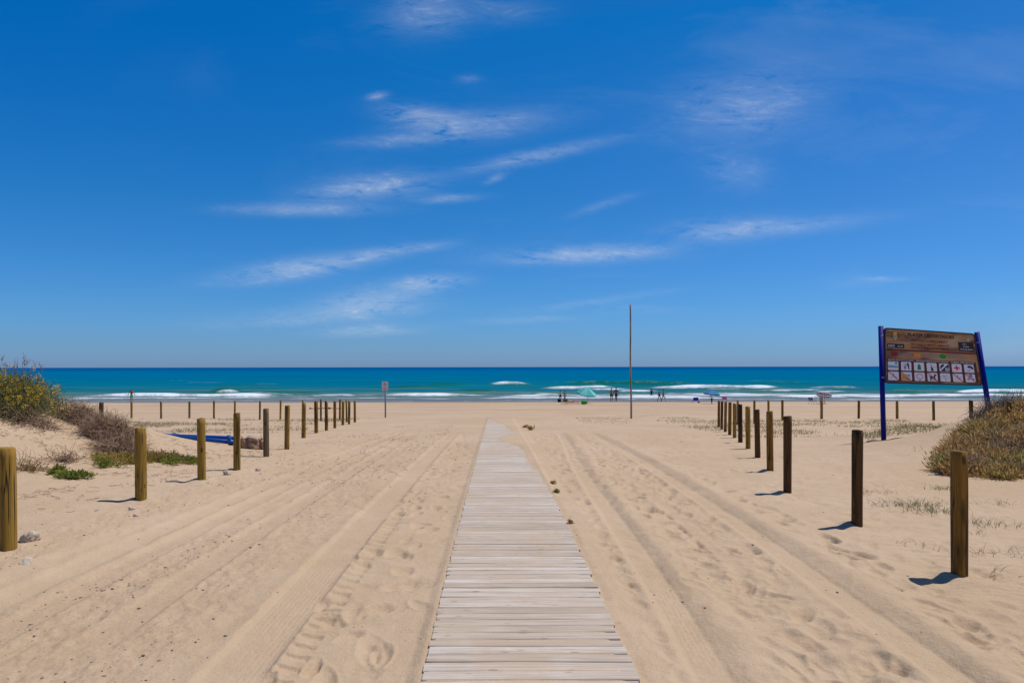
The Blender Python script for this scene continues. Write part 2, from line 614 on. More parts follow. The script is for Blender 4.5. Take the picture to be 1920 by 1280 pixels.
# churned, lumpy strips on the left
churn = sstep(.42, .62, vn(GX * 1.6, GY * .35, 3)) * sstep(-1.75, -2.2, GX) * sstep(-4.9, -4.2, GX)
churn = np.maximum(churn, .8 * sstep(.5, .7, vn(GX * 2, GY * .6, 5)) * sstep(-.5, -.9, GX + .02 * GY) * sstep(7.0, 9.0, GY) * (GX > -1.5))
HM += churn * .030 * fbm(GX * 16, GY * 11, 4, 3)
GRAVEL += churn * .8
HM += .005 * fbm(GX * 15, GY * 15, 3, 3)
# wind ripples
wr = sstep(3.0, 3.8, GX) * sstep(4.0, 5.0, GY) * (.35 + .65 * sstep(.35, .6, vn(GX * .8, GY * .8, 6)))
wr += .6 * sstep(1.0, 1.4, GX) * sstep(2.6, 2.2, GX) * sstep(.5, .7, vn(GX * .9, GY * .9, 2))
wr += .5 * sstep(-4.6, -5.4, GX)
ph = (GY * 1.0 + GX * .22 + .35 * fbm(GX * 1.1, GY * 1.1, 7, 2)) * 2 * math.pi / .105
HM += wr * .0042 * (np.sin(ph) + .35 * np.sin(2 * ph + .6))


def footprint(x, y, a, L, W, d, rim=.35):
    r = L * 1.9
    i0, i1 = int((x - r - X0) / RES), int((x + r - X0) / RES) + 1
    j0, j1 = int((y - r - Y0) / RES), int((y + r - Y0) / RES) + 1
    i0, j0, i1, j1 = max(i0, 0), max(j0, 0), min(i1, nx), min(j1, ny)
    if i1 - i0 < 3 or j1 - j0 < 3: return
    dx, dy = GX[j0:j1, i0:i1] - x, GY[j0:j1, i0:i1] - y
    c, s = math.cos(a), math.sin(a)
    p, q = dx * c + dy * s, -dx * s + dy * c
    wq = W * (1 + .22 * np.clip(p / L, -1, 1))
    rr = np.sqrt((p / L) ** 2 + (q / wq) ** 2)
    dip = 1 / (1 + np.exp((rr - .9) * (4.5 + 4 * (d > .02))))
    ring = np.exp(-((rr - 1.28) / .22) ** 2)
    tilt = 1 + .45 * p / L
    HM[j0:j1, i0:i1] += -d * dip * tilt + d * rim * ring


fr = random.Random(5)


def lay_steps(n, xa, xb, ya, yb, dmin, dmax):
    for _ in range(n):
        x, y = fr.uniform(xa, xb), ya + (yb - ya) * fr.random() ** 1.0
        a = fr.gauss(math.pi / 2, .45) + (math.pi if fr.random() < .5 else 0)
        s = fr.uniform(.75, 1.15)
        footprint(x + WD * y, y, a, .135 * s, .056 * s * fr.uniform(.9, 1.5), fr.uniform(dmin, dmax), fr.uniform(.08, .35))


lay_steps(240, -1.35, -.5, 2.6, 22, .012, .030)
lay_steps(1300, .95, 3.3, 2.6, 24, .009, .026)
lay_steps(60, .95, 3.2, 4.5, 24, .016, .024)
HM += .040 * fbm(GX * 2.6, GY * 6.5, 5, 3) * sstep(.9, 1.2, GX) * sstep(7, 5, GX)
HM += .030 * fbm(GX * 2.6, GY * 6.5, 6, 3) * sstep(-1.6, -1.2, GX) * sstep(.0, -.5, GX)
lay_steps(330, 3.2, 6.5, 2.8, 22, .005, .018)
lay_steps(420, -4.4, -1.6, 2.6, 24, .004, .014)
lay_steps(90, -8, -4.4, 5, 20, .004, .012)


def track(xf, half, depth, y0, y1, shoulder=.02, ribs=0, soft=.05, skew=0.):
    """a wheel rut: flat pressed floor, banks pushed up on both sides"""
    cx = xf(GY)
    d = GX - cx
    e = sstep(y0 - 1.0, y0, GY) * sstep(y1 + 2, y1, GY)
    mod = .85 + .3 * vn(GY * .35, GY * 0 + half * 77, 3)
    floor = sstep(half + soft, half, np.abs(d))
    global HM
    near = sstep(half + 3.0 * soft, half + soft, np.abs(d)) * (shoulder > .02)
    HM = HM * (1 - near * e * .8)
    HM = HM * (1 - floor * e * .85) + (-depth * mod * floor * e)
    bank = np.exp(-((np.abs(d) - half - soft * 1.15) / (soft * 1.1)) ** 2)
    sk = 1 + skew * np.sign(d)
    HM = HM + shoulder * mod * bank * sk * e
    if ribs:
        HM = HM + floor * e * .0028 * np.sin(d * 2 * math.pi / .034) * ribs * sstep(.35, .75, vn(GY * .7, GX * 2, 1))
    return d, e




def deep_rut(xf, y1, depth, wall, rise):
    """wheel rut in soft sand: pressed floor, a long bank thrown up on its right, a low lip on its left"""
    global HM
    cx = xf(GY) + .02 * fbm(GY * 1.6, GY * 0 + y1, 2, 3)
    d = GX - cx
    e = sstep(1.0, 2.0, GY) * sstep(y1 + 3, y1, GY)
    wl = wall * (.85 + .35 * vn(GY * .5, GY * 0 + y1, 4))
    zone = sstep(-.22, -.12, d) * sstep(wl + .22, wl + .04, d) * e
    HM = HM * (1 - zone * .86)
    up = np.where(d < .10, 0, np.where(d < wl, .25 * sstep(.10, .13, d) + .75 * sstep(.06, wl + .03, d) / float(sstep(.06, 1.12, 1.0)), np.exp(-((d - wl) / .24) ** 2)))
    lip = np.exp(-((d + .16) / .05) ** 2) * .008
    fl = sstep(-.14, -.08, d) * sstep(wl, .10, d)
    HM = HM + e * (-depth * fl + rise * up + lip)
    rib = sstep(-.10, -.07, d) * sstep(.11, .08, d) * e
    HM = HM + rib * .0022 * np.sin(d * 2 * math.pi / .032) * sstep(.35, .7, vn(GY * .8, GX * 2, 1))
    HM = HM + zone * (.006 * fbm(GX * 5, GY * 3, 5, 3) + .0015 * fbm(GX * 25, GY * 25, 6, 2))


deep_rut(lambda y: .93 + .026 * y + .045 * np.sin(y * .4), 22, .018, .235, .030)
deep_rut(lambda y: 2.36 + .010 * y - .05 * np.sin(y * .3 + 1), 21, .020, .25, .034)
lay_steps(26, .8, 3.3, 2.6, 24, .005, .012)
for xa, xb, n_ in ((1.42, 2.12, 420), (2.85, 4.2, 260), (.78, .86, 20)):
    lay_steps(int(n_ * .8), xa, xb, 2.7, 22, .005, .016)
HM += .006 * fbm(GX * 7, GY * 14, 1, 3) * sstep(.8, 1.0, GX)
track(lambda y: 1.78 + .012 * y, .05, .006, 6, 24, .006, 0, .05)
d, e = track(lambda y: -1.42 - .022 * y, .15, .018, 2.6, 24, .010, .6, .05, .3)
# tread lugs printed beside the smooth track
lug = sstep(.03, 0, np.abs(d - .27) - .055) * e * (GY < 9.0)
HM += -lug * .017 * sstep(-.1, .5, np.sin(GY * 2 * math.pi / .155 + d * 4)) * (.5 + vn(GX * 3, GY * 1.0, 2))
track(lambda y: -2.35 - .035 * y, .11, .012, 4.5, 24, .010, .5, .05)
track(lambda y: -3.05 - .028 * y, .10, .010, 3.0, 24, .010, .4, .05)
track(lambda y: -3.55 - .004 * y, .09, .008, 5.0, 24, .012, 0, .06)


def sample_hm(x, y):
    fx = np.clip((x - X0) / RES, 0, nx - 1.001)
    fy = np.clip((y - Y0) / RES, 0, ny - 1.001)
    i, j = fx.astype(np.int64), fy.astype(np.int64)
    a, b = fx - i, fy - j

    def smp(A):
        return (A[j, i] * (1 - a) + A[j, i + 1] * a) * (1 - b) + (A[j + 1, i] * (1 - a) + A[j + 1, i + 1] * a) * b
    m = sstep(X0, X0 + 1.2, x) * sstep(X1, X1 - 1.2, x) * sstep(Y0, Y0 + .3, y) * sstep(Y1, Y1 - 4, y)
    return smp(HM), smp(GRAVEL), m


def H(x, y, full=False):
    x = np.asarray(x, float)
    y = np.asarray(y, float)
    base = prof(y)
    hm, gr, m = sample_hm(x, y)
    far = .045 * fbm(x * .5, y * .5, 3, 4) + .032 * fbm(x * 1.8, y * 1.5, 5, 4, .6) * sstep(90, 30, y)
    dn = dunes(x, y)
    onface = sstep(.1, .6, dn)
    z = base + dn + hm * m * (1 - .6 * onface) + far * (1 - m) + onface * .10 * fbm(x * 1.1, y * 1.1, 4, 4)
    z = z - .06 * sstep(62, 72, y) * 0
    # around and under the walkway
    xl, xr = WL + WD * y, WR + WD * y
    inside = sstep(xl - .10, xl - .02, x) * sstep(xr + .10, xr + .02, x) * sstep(W_END + 1.5, W_END - .5, y)
    under = base + DECK - .002 - .006 * vn(x * 2.5, y * 9, 3) - .016 * sstep(xr - .10, xr - .01, x) * (vn(y * 3, y * 0, 2) > .35) - .012 * sstep(xl + .03, xl, x)
    drift_w = np.clip((y - 8) / 20, 0, 1) * .34 * (.25 + 1.5 * vn(y * .45, y * 0 + 5, 4)) + .45 * np.exp(-((y - 19) / 1.6) ** 2) + np.clip((y - 27) / 6, 0, 1) * 1.1
    s = xr - x + .06 * fbm(x * 5, y * 3, 1, 3)
    cover = sstep(drift_w + .10, drift_w - .16, s) * sstep(8, 10, y)
    under = under + .016 * cover * sstep(xr - .10, xr - .01, x) * (vn(y * 3, y * 0, 2) > .35)
    under = under + cover * (.020 + .012 * fbm(x * 4, y * 4, 2, 2))
    edge_r = base + DECK - .004 + .02 * fbm(x * 3, y * 2, 2, 3)
    nr = np.exp(-np.clip(x - xr, 0, 9) / .22) * (x > xr - .03) * sstep(W_END + 3, W_END, y)
    z = z * (1 - nr) + edge_r * nr
    nl = np.exp(-np.clip(xl - x, 0, 9) / .18) * (x < xl + .03) * sstep(W_END + 3, W_END, y)
    z = z * (1 - nl) + (base + DECK - .035 + .012 * fbm(x * 3, y * 2, 6, 3)) * nl
    z = z * (1 - inside) + under * inside
    if full:
        g2 = gr * m + .25 * onface + .35 * (1 - m) * sstep(.5, .7, vn(x * .6, y * .4, 1))
        return z, g2
    return z


def Hs(x, y):
    return float(H(np.array([x]), np.array([y]))[0])


def yh(px): return YH - .0016 * (px - 960)


def at(px, py, Z):
    """world point seen at photo pixel px,py at distance Z"""
    return Vector(((px - 960) / F * Z, Z, EYE - (py - yh(px)) / F * Z))


_ZZ = np.exp(np.linspace(math.log(2.8), math.log(110), 3000))


def ground(px, py):
    """ground point under photo pixel (distance solved on the base terrain)"""
    X = (px - 960) / F * _ZZ
    zr = EYE - (py - yh(px)) / F * _ZZ
    g = prof(_ZZ) + dunes(X, _ZZ)
    idx = np.argmax(g >= zr)
    Z = float(_ZZ[idx])
    x = (px - 960) / F * Z
    return Vector((x, Z, Hs(x, Z)))


# sand heaped and scoured round the nearest posts
for px, py in ((15, 1028), (264, 936), (378, 900), (444, 881), (1798.5, 1078), (1606.5, 985), (1476, 923), (1443.8, 883)):
    g = ground(px, py)
    rr = np.hypot(GX - g.x, GY - g.y)
    an = np.arctan2(GY - g.y, GX - g.x)
    HM += .016 * np.exp(-((rr - .10) / .07) ** 2) * (1 + .8 * np.cos(an - 2.2)) - .010 * np.exp(-((rr - .24) / .09) ** 2) * (1 + np.sin(an * 2 + px))

# ------------------------------------------------------------------ the beach
rowY = [-30, -20, -12, -7, -4, -2, 0, 1.2, 2.0]
offs = np.concatenate([np.arange(860, 200, -1.15), np.arange(200, 110, -.55), np.arange(110, 52, -.5)])
_eye = EYE - prof(_ty)
_off = np.where(_ty > 1.5, F * _eye / np.maximum(_ty, .1), 9e9)
zz = np.interp(-offs, -_off[_ty > 1.5], _ty[_ty > 1.5])
rowY = np.concatenate([rowY, zz, [125, 160, 230, 380]])
rowY = np.unique(rowY)
uc = np.concatenate([-np.geomspace(7, .86, 22), np.arange(-.84, .8401, .00155), np.geomspace(.86, 7, 22)])
YY, UU = np.meshgrid(rowY, uc, indexing='ij')
XX = UU * (np.maximum(YY, 2) * 1.0 + .5 + np.maximum(0, 2 - YY) * .9)
ZT, GR = H(XX, YY, True)
me = np_mesh('sand', np.stack([XX, YY, ZT], -1).reshape(-1, 3), grid_faces(*YY.shape))
a = me.attributes.new('gravel', 'FLOAT', 'POINT')
a.data.foreach_set('value', GR.ravel().astype(np.float32))
sand = link_mesh('beach_sand', me, M['sand'], smooth=True)
tag(sand, kind='structure')

# ------------------------------------------------------------------ the sea
SE = EYE - SEA_Z
offs = np.concatenate([np.arange(71, 28, -.22), np.arange(28, 6, -.4), np.arange(6, 1, -.4), [.8, .6, .4, .2, .12]])
rowS = F * SE / offs
uc = np.concatenate([-np.geomspace(5, .86, 18), np.arange(-.84, .8401, .0019), np.geomspace(.86, 5, 18)])
YY, UU = np.meshgrid(rowS, uc, indexing='ij')
XX = UU * YY
PX = 960 + F * UU
ZS = np.full_like(YY, SEA_Z)
foam = np.zeros_like(YY)
face = np.zeros_like(YY)
# name: photo y, x range, crest height, width of the foam, foam strength, green of the face
WAVES = [
    (722, 905, 1010, .8, 2.6, .85, .8), (721.5, 1010, 1350, .85, 3.0, .34, 1.0), (722, 780, 900, .6, 3, .12, .8),
    (727, 690, 860, .5, 3.5, .1, .5), (720.5, 1350, 1560, .45, 3, .25, .6), (724, 350, 560, .35, 3, .05, .4),
    (729, 985, 1180, .55, 4.0, 1.0, .1), (727.5, 1175, 1500, .6, 4.0, 1.0, .2), (728.5, 1480, 1640, .35, 3, .6, .3),
    (734.5, 1120, 1260, .3, 2.4, .8, .1), (734, 1380, 1600, .3, 2.2, .8, .2), (733, 840, 960, .3, 3, .14, .9),
    (737.5, 395, 455, .55, 2.2, .85, .7), (736, 330, 640, .5, 2.6, .2, .9), (743, 120, 560, .45, 3.0, 1.1, .2), (743, 560, 700, .3, 1.8, .8, .2),
    (741.5, 690, 900, .45, 2.6, 1.05, .3), (743.5, 860, 1130, .25, 1.6, .55, .2), (747.5, 60, 470, .2, 1.3, .9, 0),
    (748.5, 855, 1420, .2, 1.2, 1.0, 0), (745, 1120, 1400, .2, 1.4, .75, 0), (746, 1390, 1640, .3, 2.2, 1.0, .1),
    (736, 1500, 1620, .25, 1.5, .65, .2), (738.5, 1740, 2050, .55, 2.2, .95, .6), (737, 1640, 1760, .5, 2.0, .35, .8),
    (731.5, 1080, 1210, .3, 3, .7, .1), (743, 1060, 1210, .2, 1.6, .6, .1), (740, 1180, 1430, .2, 1.8, .55, .1), (748.6, 470, 820, .15, 1.0, .55, 0),
    (742, 430, 620, .3, 2.2, .55, .3), (731, 1290, 1420, .2, 2.5, .55, .1), (739, 880, 1080, .2, 1.6, .35, .2), (725, 1640, 1900, .3, 2.5, .22, .3),
    (744.5, 1600, 2050, .35, 2.4, 1.05, .1), (750.3, 1080, 2100, .08, .8, .6, 0), (751, -200, 880, .06, .7, .35, 0),
    (743, -400, 130, .45, 3.0, 1.0, .2), (752.0, 560, 1250, .05, .5, .5, 0), (714, 1560, 1900, .3, 3, .1, .2), (716, 1700, 1900, .3, 3, .2, .2),
]
for k, (wy, xa, xb, hh, wf, fs, gf) in enumerate(WAVES):
    Zc = F * SE / (wy - YH)
    wob = 1 + .030 * fbm(PX / 80, PX * 0 + k, k, 4, .6) + .006 * np.sin(PX / 130 + k)
    Zc = Zc * wob
    soft = min(110, (xb - xa) * .42)
    e = sstep(xa - 8, xa + soft, PX) * sstep(xb + 8, xb - soft, PX)
    e = e * (.75 + .5 * vn(PX / 45, PX * 0 + k * 3, k))
    brk = .62 + .95 * np.clip(.5 + 1.3 * fbm(PX / 38, PX * 0 + k * 5, k + 2, 4, .7), 0, 1)
    d = YY - Zc
    ws = 1.1 + wf * .35
    prf = np.where(d < 0, np.exp(-(d / ws) ** 2), np.exp(-(d / (ws * 3.2)) ** 2))
    ZS = ZS + hh * e * prf
    fm = np.where(d < 0, np.exp(-(np.abs(d) / (wf * 1.0)) ** 3), np.exp(-(d / (wf * .5)) ** 2))
    foam = np.maximum(foam, fs * np.minimum(e * 1.1, 1.1) * brk * .92 * fm)
    face = np.maximum(face, gf * e * np.where(d < 0, np.exp(-(d / 6.5) ** 2), np.exp(-(d / 1.5) ** 2)))
ZS += .16 * fbm(XX * .09, YY * .35, 1, 4) * sstep(700, 100, YY) * sstep(80, 92, YY)
foam = np.maximum(foam, .40 * sstep(150, 100, YY) * sstep(.40, .72, vn(XX * .05, YY * .30, 4)) * sstep(960 - 420, 960 + 100, PX) + 0)
# whitecaps further out
wc = (vn(XX * .045, YY * .13, 6) > .93) * .42 * sstep(600, 170, YY) * (YY > 130)
foam = np.maximum(foam, wc)
# spent foam drifting between the breaker lines
wash = sstep(47, 53, off_ := F * SE / YY) * sstep(66, 61, off_) * sstep(.38, .75, vn(XX * .07, YY * .22, 2) * .6 + vn(XX * .25, YY * .6, 5) * .4)
foam = np.maximum(foam, .88 * wash)
# last centimetres of swash lie low on the sand
ZS = np.where(YY < 84, np.maximum(ZS, SEA_Z), ZS)
off_ = F * SE / YY
stops = np.array([0, 3, 9, 18, 30, 42, 50, 57, 64, 90.])
cols = np.array([[.0, .070, .215], [.0, .085, .235], [.0, .125, .262], [.0, .128, .240], [.001, .138, .222],
                 [.008, .140, .190], [.060, .165, .175], [.12, .185, .20], [.16, .185, .205], [.26, .22, .19]])
n = fbm(XX * .012, YY * .03, 2, 4) * 8
WC = np.stack([np.interp(off_ + n * sstep(2, 14, off_), stops, cols[:, i]) for i in range(3)], -1)
green = np.array([.004, .125, .085])
fa = np.clip(face, 0, 1)[..., None]
WC = WC * (1 - fa * .85) + green * fa * .85
# sand stirred up in the shallows
st = (sstep(.5, .75, vn(XX * .05, YY * .16, 3)) * sstep(34, 46, off_) * sstep(60, 50, off_))[..., None] * .45
WC = WC * (1 - st) + np.array([.15, .22, .13]) * st
me = np_mesh('sea', np.stack([XX, YY, ZS], -1).reshape(-1, 3), grid_faces(*YY.shape))
a = me.attributes.new('foam', 'FLOAT', 'POINT')
a.data.foreach_set('value', foam.ravel().astype(np.float32))
a = me.attributes.new('water_colour', 'FLOAT_COLOR', 'POINT')
a.data.foreach_set('color', np.concatenate([WC, np.ones(WC.shape[:2] + (1,))], -1).ravel().astype(np.float32))
sea = link_mesh('sea_water', me, M['sea'], smooth=True)
tag(sea, kind='structure')

# ------------------------------------------------------------------ boardwalk
bw = empty('boardwalk', (0.1, 3.0, float(prof(3.0))), 'long straight weathered timber boardwalk running down the sand towards the sea', 'boardwalk')
mb = MB()
y = -3.0
PITCH = .106
while y < W_END:
    if random.random() < .93: gap = random.uniform(.008, .016)
    else: gap = random.uniform(.018, .026)
    wd = PITCH - gap
    dz = random.uniform(-.0025, .003)
    z0 = float(prof(y)) + DECK + dz
    tl = random.uniform(-.0022, .0022)
    jl, jr = random.uniform(-.006, .006), random.uniform(-.012, .012)
    xa, xb = WL + WD * y + jl, WR + WD * y + jr
    sk = random.uniform(-.003, .003)
    ch = .007
    prf = [(-wd / 2, -.026), (-wd / 2, -ch), (-wd / 2 + ch * .4, -ch * .35), (-wd / 2 + ch * 1.3, 0), (wd / 2 - ch * 1.3, 0), (wd / 2 - ch * .4, -ch * .35), (wd / 2, -ch), (wd / 2, -.026)]
    vs = []
    nseg = 5
    for i in range(nseg + 1):
        t = i / nseg
        bow = .0015 * math.sin(t * math.pi + y * 7)
        for (py_, pz_) in prf:
            vs.append((xa + (xb - xa) * t, y + py_ + sk * (t - .5) * 2, z0 + pz_ + tl * py_ / wd * 2 + bow))
    fs = []
    q = len(prf)
    for i in range(nseg):
        for k in range(q):
            fs.append((i * q + k, (i + 1) * q + k, (i + 1) * q + (k + 1) % q, i * q + (k + 1) % q))
    fs.append(tuple(range(q)))
    fs.append(tuple(reversed([nseg * q + k for k in range(q)])))
    mb.add(vs, fs)
    y += PITCH
mb.build('deck', M['plank'], bw)
M['bearer'] = plain('dark_bearer_timber', (.16, .12, .085), .85, .2, var=.3)
for s_ in (.16, .56, .96):
    mb = MB()
    pts = [(WL + s_ + WD * yy, yy, float(prof(yy)) + DECK - .060) for yy in np.linspace(-3, W_END, 60)]
    mb.tube(pts, .032, 4)
    mb.build('bearer', M['bearer'], bw)

# ------------------------------------------------------------------ wooden posts
ORD = ['nearest', 'second', 'third', 'fourth', 'fifth', 'sixth', 'seventh', 'eighth', 'ninth', 'tenth', 'eleventh', 'twelfth', 'farthest']


def make_post(px, base, top, wpx, mat, label, group, lean=0):
    g = ground(px, base)
    Z = g.y
    hgt = (base - top) / F * Z
    r = max(.040, wpx / F * Z / 2)
    mb = MB()
    n, k = 20, 14
    ph = random.random() * 6
    rr = random.Random(int(px * 7))
    vs, fs = [], []
    for i in range(k + 1):
        t = i / k
        z = -.30 + (hgt + .30) * t
        s = 1 + .02 * math.sin(t * 5 + ph)
        for j in range(n):
            a_ = 2 * math.pi * j / n
            s2 = s * (1 + .018 * math.sin(2 * a_ + ph) + .012 * math.sin(5 * a_ + ph * 2 + t * 2))
            if i == k: s2 *= .965
            vs.append((r * s2 * math.cos(a_) + lean * z * .02, r * s2 * math.sin(a_), z - (0.006 if i == k - 0 else 0) + (0.0 if i < k else .004 * math.sin(a_ + ph))))
    for i in range(k):
        for j in range(n):
            fs.append((i * n + j, i * n + (j + 1) % n, (i + 1) * n + (j + 1) % n, (i + 1) * n + j))
    b = len(vs)
    for sc_, dz in ((.86, .006), (.4, .008)):
        for j in range(n):
            x_, y_, z_ = vs[k * n + j]
            vs.append((lean * hgt * .02 + (x_ - lean * hgt * .02) * sc_, y_ * sc_, z_ + dz))
    for q_ in (0, 1):
        o0 = k * n if q_ == 0 else b
        o1 = b if q_ == 0 else b + n
        for j in range(n):
            fs.append((o0 + j, o0 + (j + 1) % n, o1 + (j + 1) % n, o1 + j))
    fs.append(tuple(b + n + j for j in range(n)))
    # a drying crack cut down one side
    ca = rr.randrange(n)
    for i in range(rr.randrange(2, 6), k + 1):
        x_, y_, z_ = vs[i * n + ca]
        vs[i * n + ca] = (x_ * .93, y_ * .93, z_)
    mb.add(vs, fs)
    o = mb.build('wooden_post', mat, None, True)
    o.location = (g.x, g.y, g.z)
    o.rotation_euler = (rr.uniform(-.02, .02), rr.uniform(-.014, .014), rr.uniform(0, 6))
    o.data.polygons[-1].use_smooth = False
    tag(o, label, 'post', group)
    return o


LEFT = [(15, 1028, 837, 28.5), (264, 936, 801, 20), (378, 900, 785, 15), (444, 881, 774, 12.5), (499, 855, 765, 10.5), (537.5, 842, 760, 9.2),
        (569, 821, 755, 7.8), (592.8, 812, 752, 7), (612, 807.5, 752, 6.2), (627.7, 803, 752, 5.4), (642.5, 797, 752, 5), (654.3, 795, 751, 4.6), (665.3, 791.3, 750.5, 4.5)]
EXTRA_L = ['yellowish, cut by the left edge of the picture', 'dark streaked, its shadow falling left on the dune foot', 'in front of the blue poles',
           'between the blue poles and the cracked log', 'right of the cracked log', 'first clear of the cracked log', 'slim in front of pale grass',
           'dark, where the low rope begins', 'crossed by the low rope', 'dark, at the end of the low rope', 'just right of the low rope',
           'almost touching the post behind it', 'last before the open sand beside the small sign']
lm = ['post_ochre', 'post_ochre', 'post_ochre', 'post_ochre', 'post_grey', 'post_ochre', 'post_ochre', 'post_brown', 'post_ochre', 'post_brown', 'post_ochre', 'post_ochre', 'post_ochre']
for i, p in enumerate(LEFT):
    make_post(*p, M[lm[i]], f'{ORD[i]} post of the left row, {EXTRA_L[i]}', 'timber posts lining the left of the sand track')
RIGHT = [(1798.5, 1078, 845, 28), (1606.5, 985, 806, 20), (1476, 923, 780, 14.8), (1443.8, 883, 771.5, 12.2), (1420.5, 857, 767, 10), (1402.5, 840, 761, 8.8),
         (1388, 829, 757.5, 8), (1377, 820.5, 756, 6.6), (1368, 815, 754, 6), (1359.6, 810, 753.5, 5.4), (1353, 805, 752, 4.8), (1347.6, 800, 750.5, 4.8)]
rm = ['post_brown', 'post_dark', 'post_dark', 'post_brown', 'post_dark', 'post_ochre', 'post_dark', 'post_ochre', 'post_brown', 'post_brown', 'post_ochre', 'post_brown']
EXTRA_R = ['split brown, in front of the right dune', 'very dark, left of the blue information board', 'dark brown, just right of a thinner one behind',
           'brown with pale streaks on top', 'dark with one pale knot', 'noticeably yellower than its neighbours', 'dark, its thin shadow showing to the left',
           'ochre, closely packed', 'dark brown, closely packed', 'narrow brown, below the pink chair', 'narrow yellowish, left of the pink chair', 'last of the row, nearest the sea']
for i, p in enumerate(RIGHT):
    make_post(*p, M[rm[i]], f'{ORD[i] if i < 11 else "farthest"} post of the right row, {EXTRA_R[i]}', 'timber posts lining the right of the sand track')
FARL = [(189.5, 784, 753.5, 3.6), (246.5, 783.5, 753, 3.8), (302, 785, 753, 3.8), (355, 783.5, 752, 3.8), (401, 784, 751, 3.4), (440, 785, 751, 3.4), (487, 786.5, 751, 3.6),
        (525.5, 786, 750, 3.4), (568, 787, 750, 3.2), (601.5, 789, 748, 3.8), (637, 787, 748, 4), (650, 790.5, 749, 3.6)]
FL = ['mostly hidden by the dry brown bush', 'below the figure in green at the water', 'above the near end of the blue poles', 'above the middle of the blue poles',
      'between the third and fourth near posts', 'directly above the fourth near post', 'just left of the fifth near post', 'left of the sixth near post',
      'nearly hidden by the seventh near post', 'holding the low rope in its middle', 'between the tenth and eleventh near posts', 'rightmost, almost hidden by the twelfth near post']
for i, p in enumerate(FARL):
    make_post(*p, M['post_ochre' if i % 3 else 'post_grey'], f'thin distant post of the left cross row, {FL[i]}', 'distant posts crossing the beach on the left')
FARR = [(1383, 796, 750.5, 4), (1414, 793, 750.5, 4), (1440.6, 790, 750.5, 4), (1467, 788, 750, 4.2), (1540.3, 785, 750, 4.8), (1610, 784, 750.5, 4.4), (1682, 784.5, 751, 4.6),
        (1750.6, 788, 751.5, 4.6), (1821, 785, 752, 4.8), (1891.5, 788, 753, 4.4)]
FR = ['leftmost, behind the packed near posts', 'just left of the fifth near post', 'peeping out above the fourth near post', 'left edge of the third near post',
      'in front of the tan folding chair', 'left of the information board', 'just right of the board\'s left blue leg', 'below the middle of the information board',
      'below the right end of the information board', 'only its tip above the right dune']
for i, p in enumerate(FARR):
    make_post(*p, M['post_ochre' if i % 2 == 0 else 'post_brown'], f'thin distant post of the right cross row, {FR[i]}', 'distant posts crossing the beach on the right')

# low rope with knots strung between the far posts
g0, g1 = ground(601.5, 789), ground(637, 787)
mb = MB()
pts, rad = [], []
for i in range(41):
    t = i / 40
    px = 580 + (640 - 580) * t
    p = at(px, 765.2 + .5 * math.sin(t * math.pi * 3), 32.0)
    pts.append(p)
    rad.append(.035 if abs(t - .03) < .04 else (.045 if abs(t - .62) < .05 else (.03 if abs(t - .27) < .03 else .014)))
mb.tube(pts, rad, 6)
o = mb.build('barrier_rope', plain('dark_red_rope', (.13, .04, .03), .9, .1, var=.4, scale=20), None, True)
tag(o, 'dark reddish rope with dark bundles strung between thin distant posts', 'rope')

# ------------------------------------------------------------------ flag pole
g = ground(1183.3, 784)
top = at(1181.7, 571, g.y)
mb = MB()
pts, rad = [], []
for i in range(26):
    t = i / 25
    pts.append(Vector((g.x, g.y, g.z - .4)).lerp(top, t) + Vector((.012 * math.sin(t * 9), 0, 0)))
    rad.append(.050 - .018 * t)
mb.tube(pts, rad, 12)
o = mb.build('bare_pole', M['pole'], None, True)
tag(o, 'tall bare rusty brown pole standing alone on the sand near the sea', 'pole')

# ------------------------------------------------------------------ small notice on a steel pole
g = ground(722.5, 783)
Z = g.y
ns = empty('notice_sign', g, 'small white notice with red marks on a single grey pole', 'sign')
s = Z / F
mb = MB()
mb.tube([g + Vector((0, 0, -.3)), g + Vector((0, 0, (783 - 717) * s))], 1.5 * s, 12)
mb.build('pole', M['steel'], ns, True)
cx, cz = (722 - 960) / F * Z, EYE - (723.6 - yh(722)) * s
mb = MB()
mb.box((cx, Z - .055, cz), (11.6 * s, .012, 17.2 * s))
pn = mb.build('panel', M['white'], ns)
M['signred'] = plain('sign_red', (.55, .045, .04), .5, .3, var=.05)
M['signblack'] = plain('sign_black', (.03, .028, .03), .5, .3, var=.05)
mb = MB()
hw, hh = 5.6 * s, 8.4 * s
for sx in (-1, 1): mb.box((cx + sx * hw * .97, Z - .063, cz), (.5 * s, .003, hh * 2))
for sz in (-1, 1): mb.box((cx, Z - .0634, cz + sz * hh * .97), (hw * 2, .003, .5 * s))
for i in range(24):
    a_ = 2 * math.pi * i / 24
    mb.box((cx + 3.1 * s * math.cos(a_), Z - .063, cz + 3.2 * s + 3.1 * s * math.sin(a_)), (.75 * s, .003, .95 * s), rot=(0, -a_, 0))
mb.box((cx, Z - .0645, cz + 3.2 * s), (6.0 * s, .003, .7 * s), rot=(0, R(45), 0))
for i, wv in enumerate((7.5, 8.5, 6.5, 8, 5)):
    mb.box((cx + random.uniform(-.3, .3) * s, Z - .063, cz - (2.0 + i * 1.2) * s), (wv * s, .003, .5 * s), mi=0)
mb.box((cx, Z - .0628, cz + 3.2 * s), (2.2 * s, .003, 2.6 * s), mi=1)
f = mb.build('printed_marking', [M['signred'], M['signblack']], pn)
f.matrix_parent_inverse = Matrix.Identity(4)

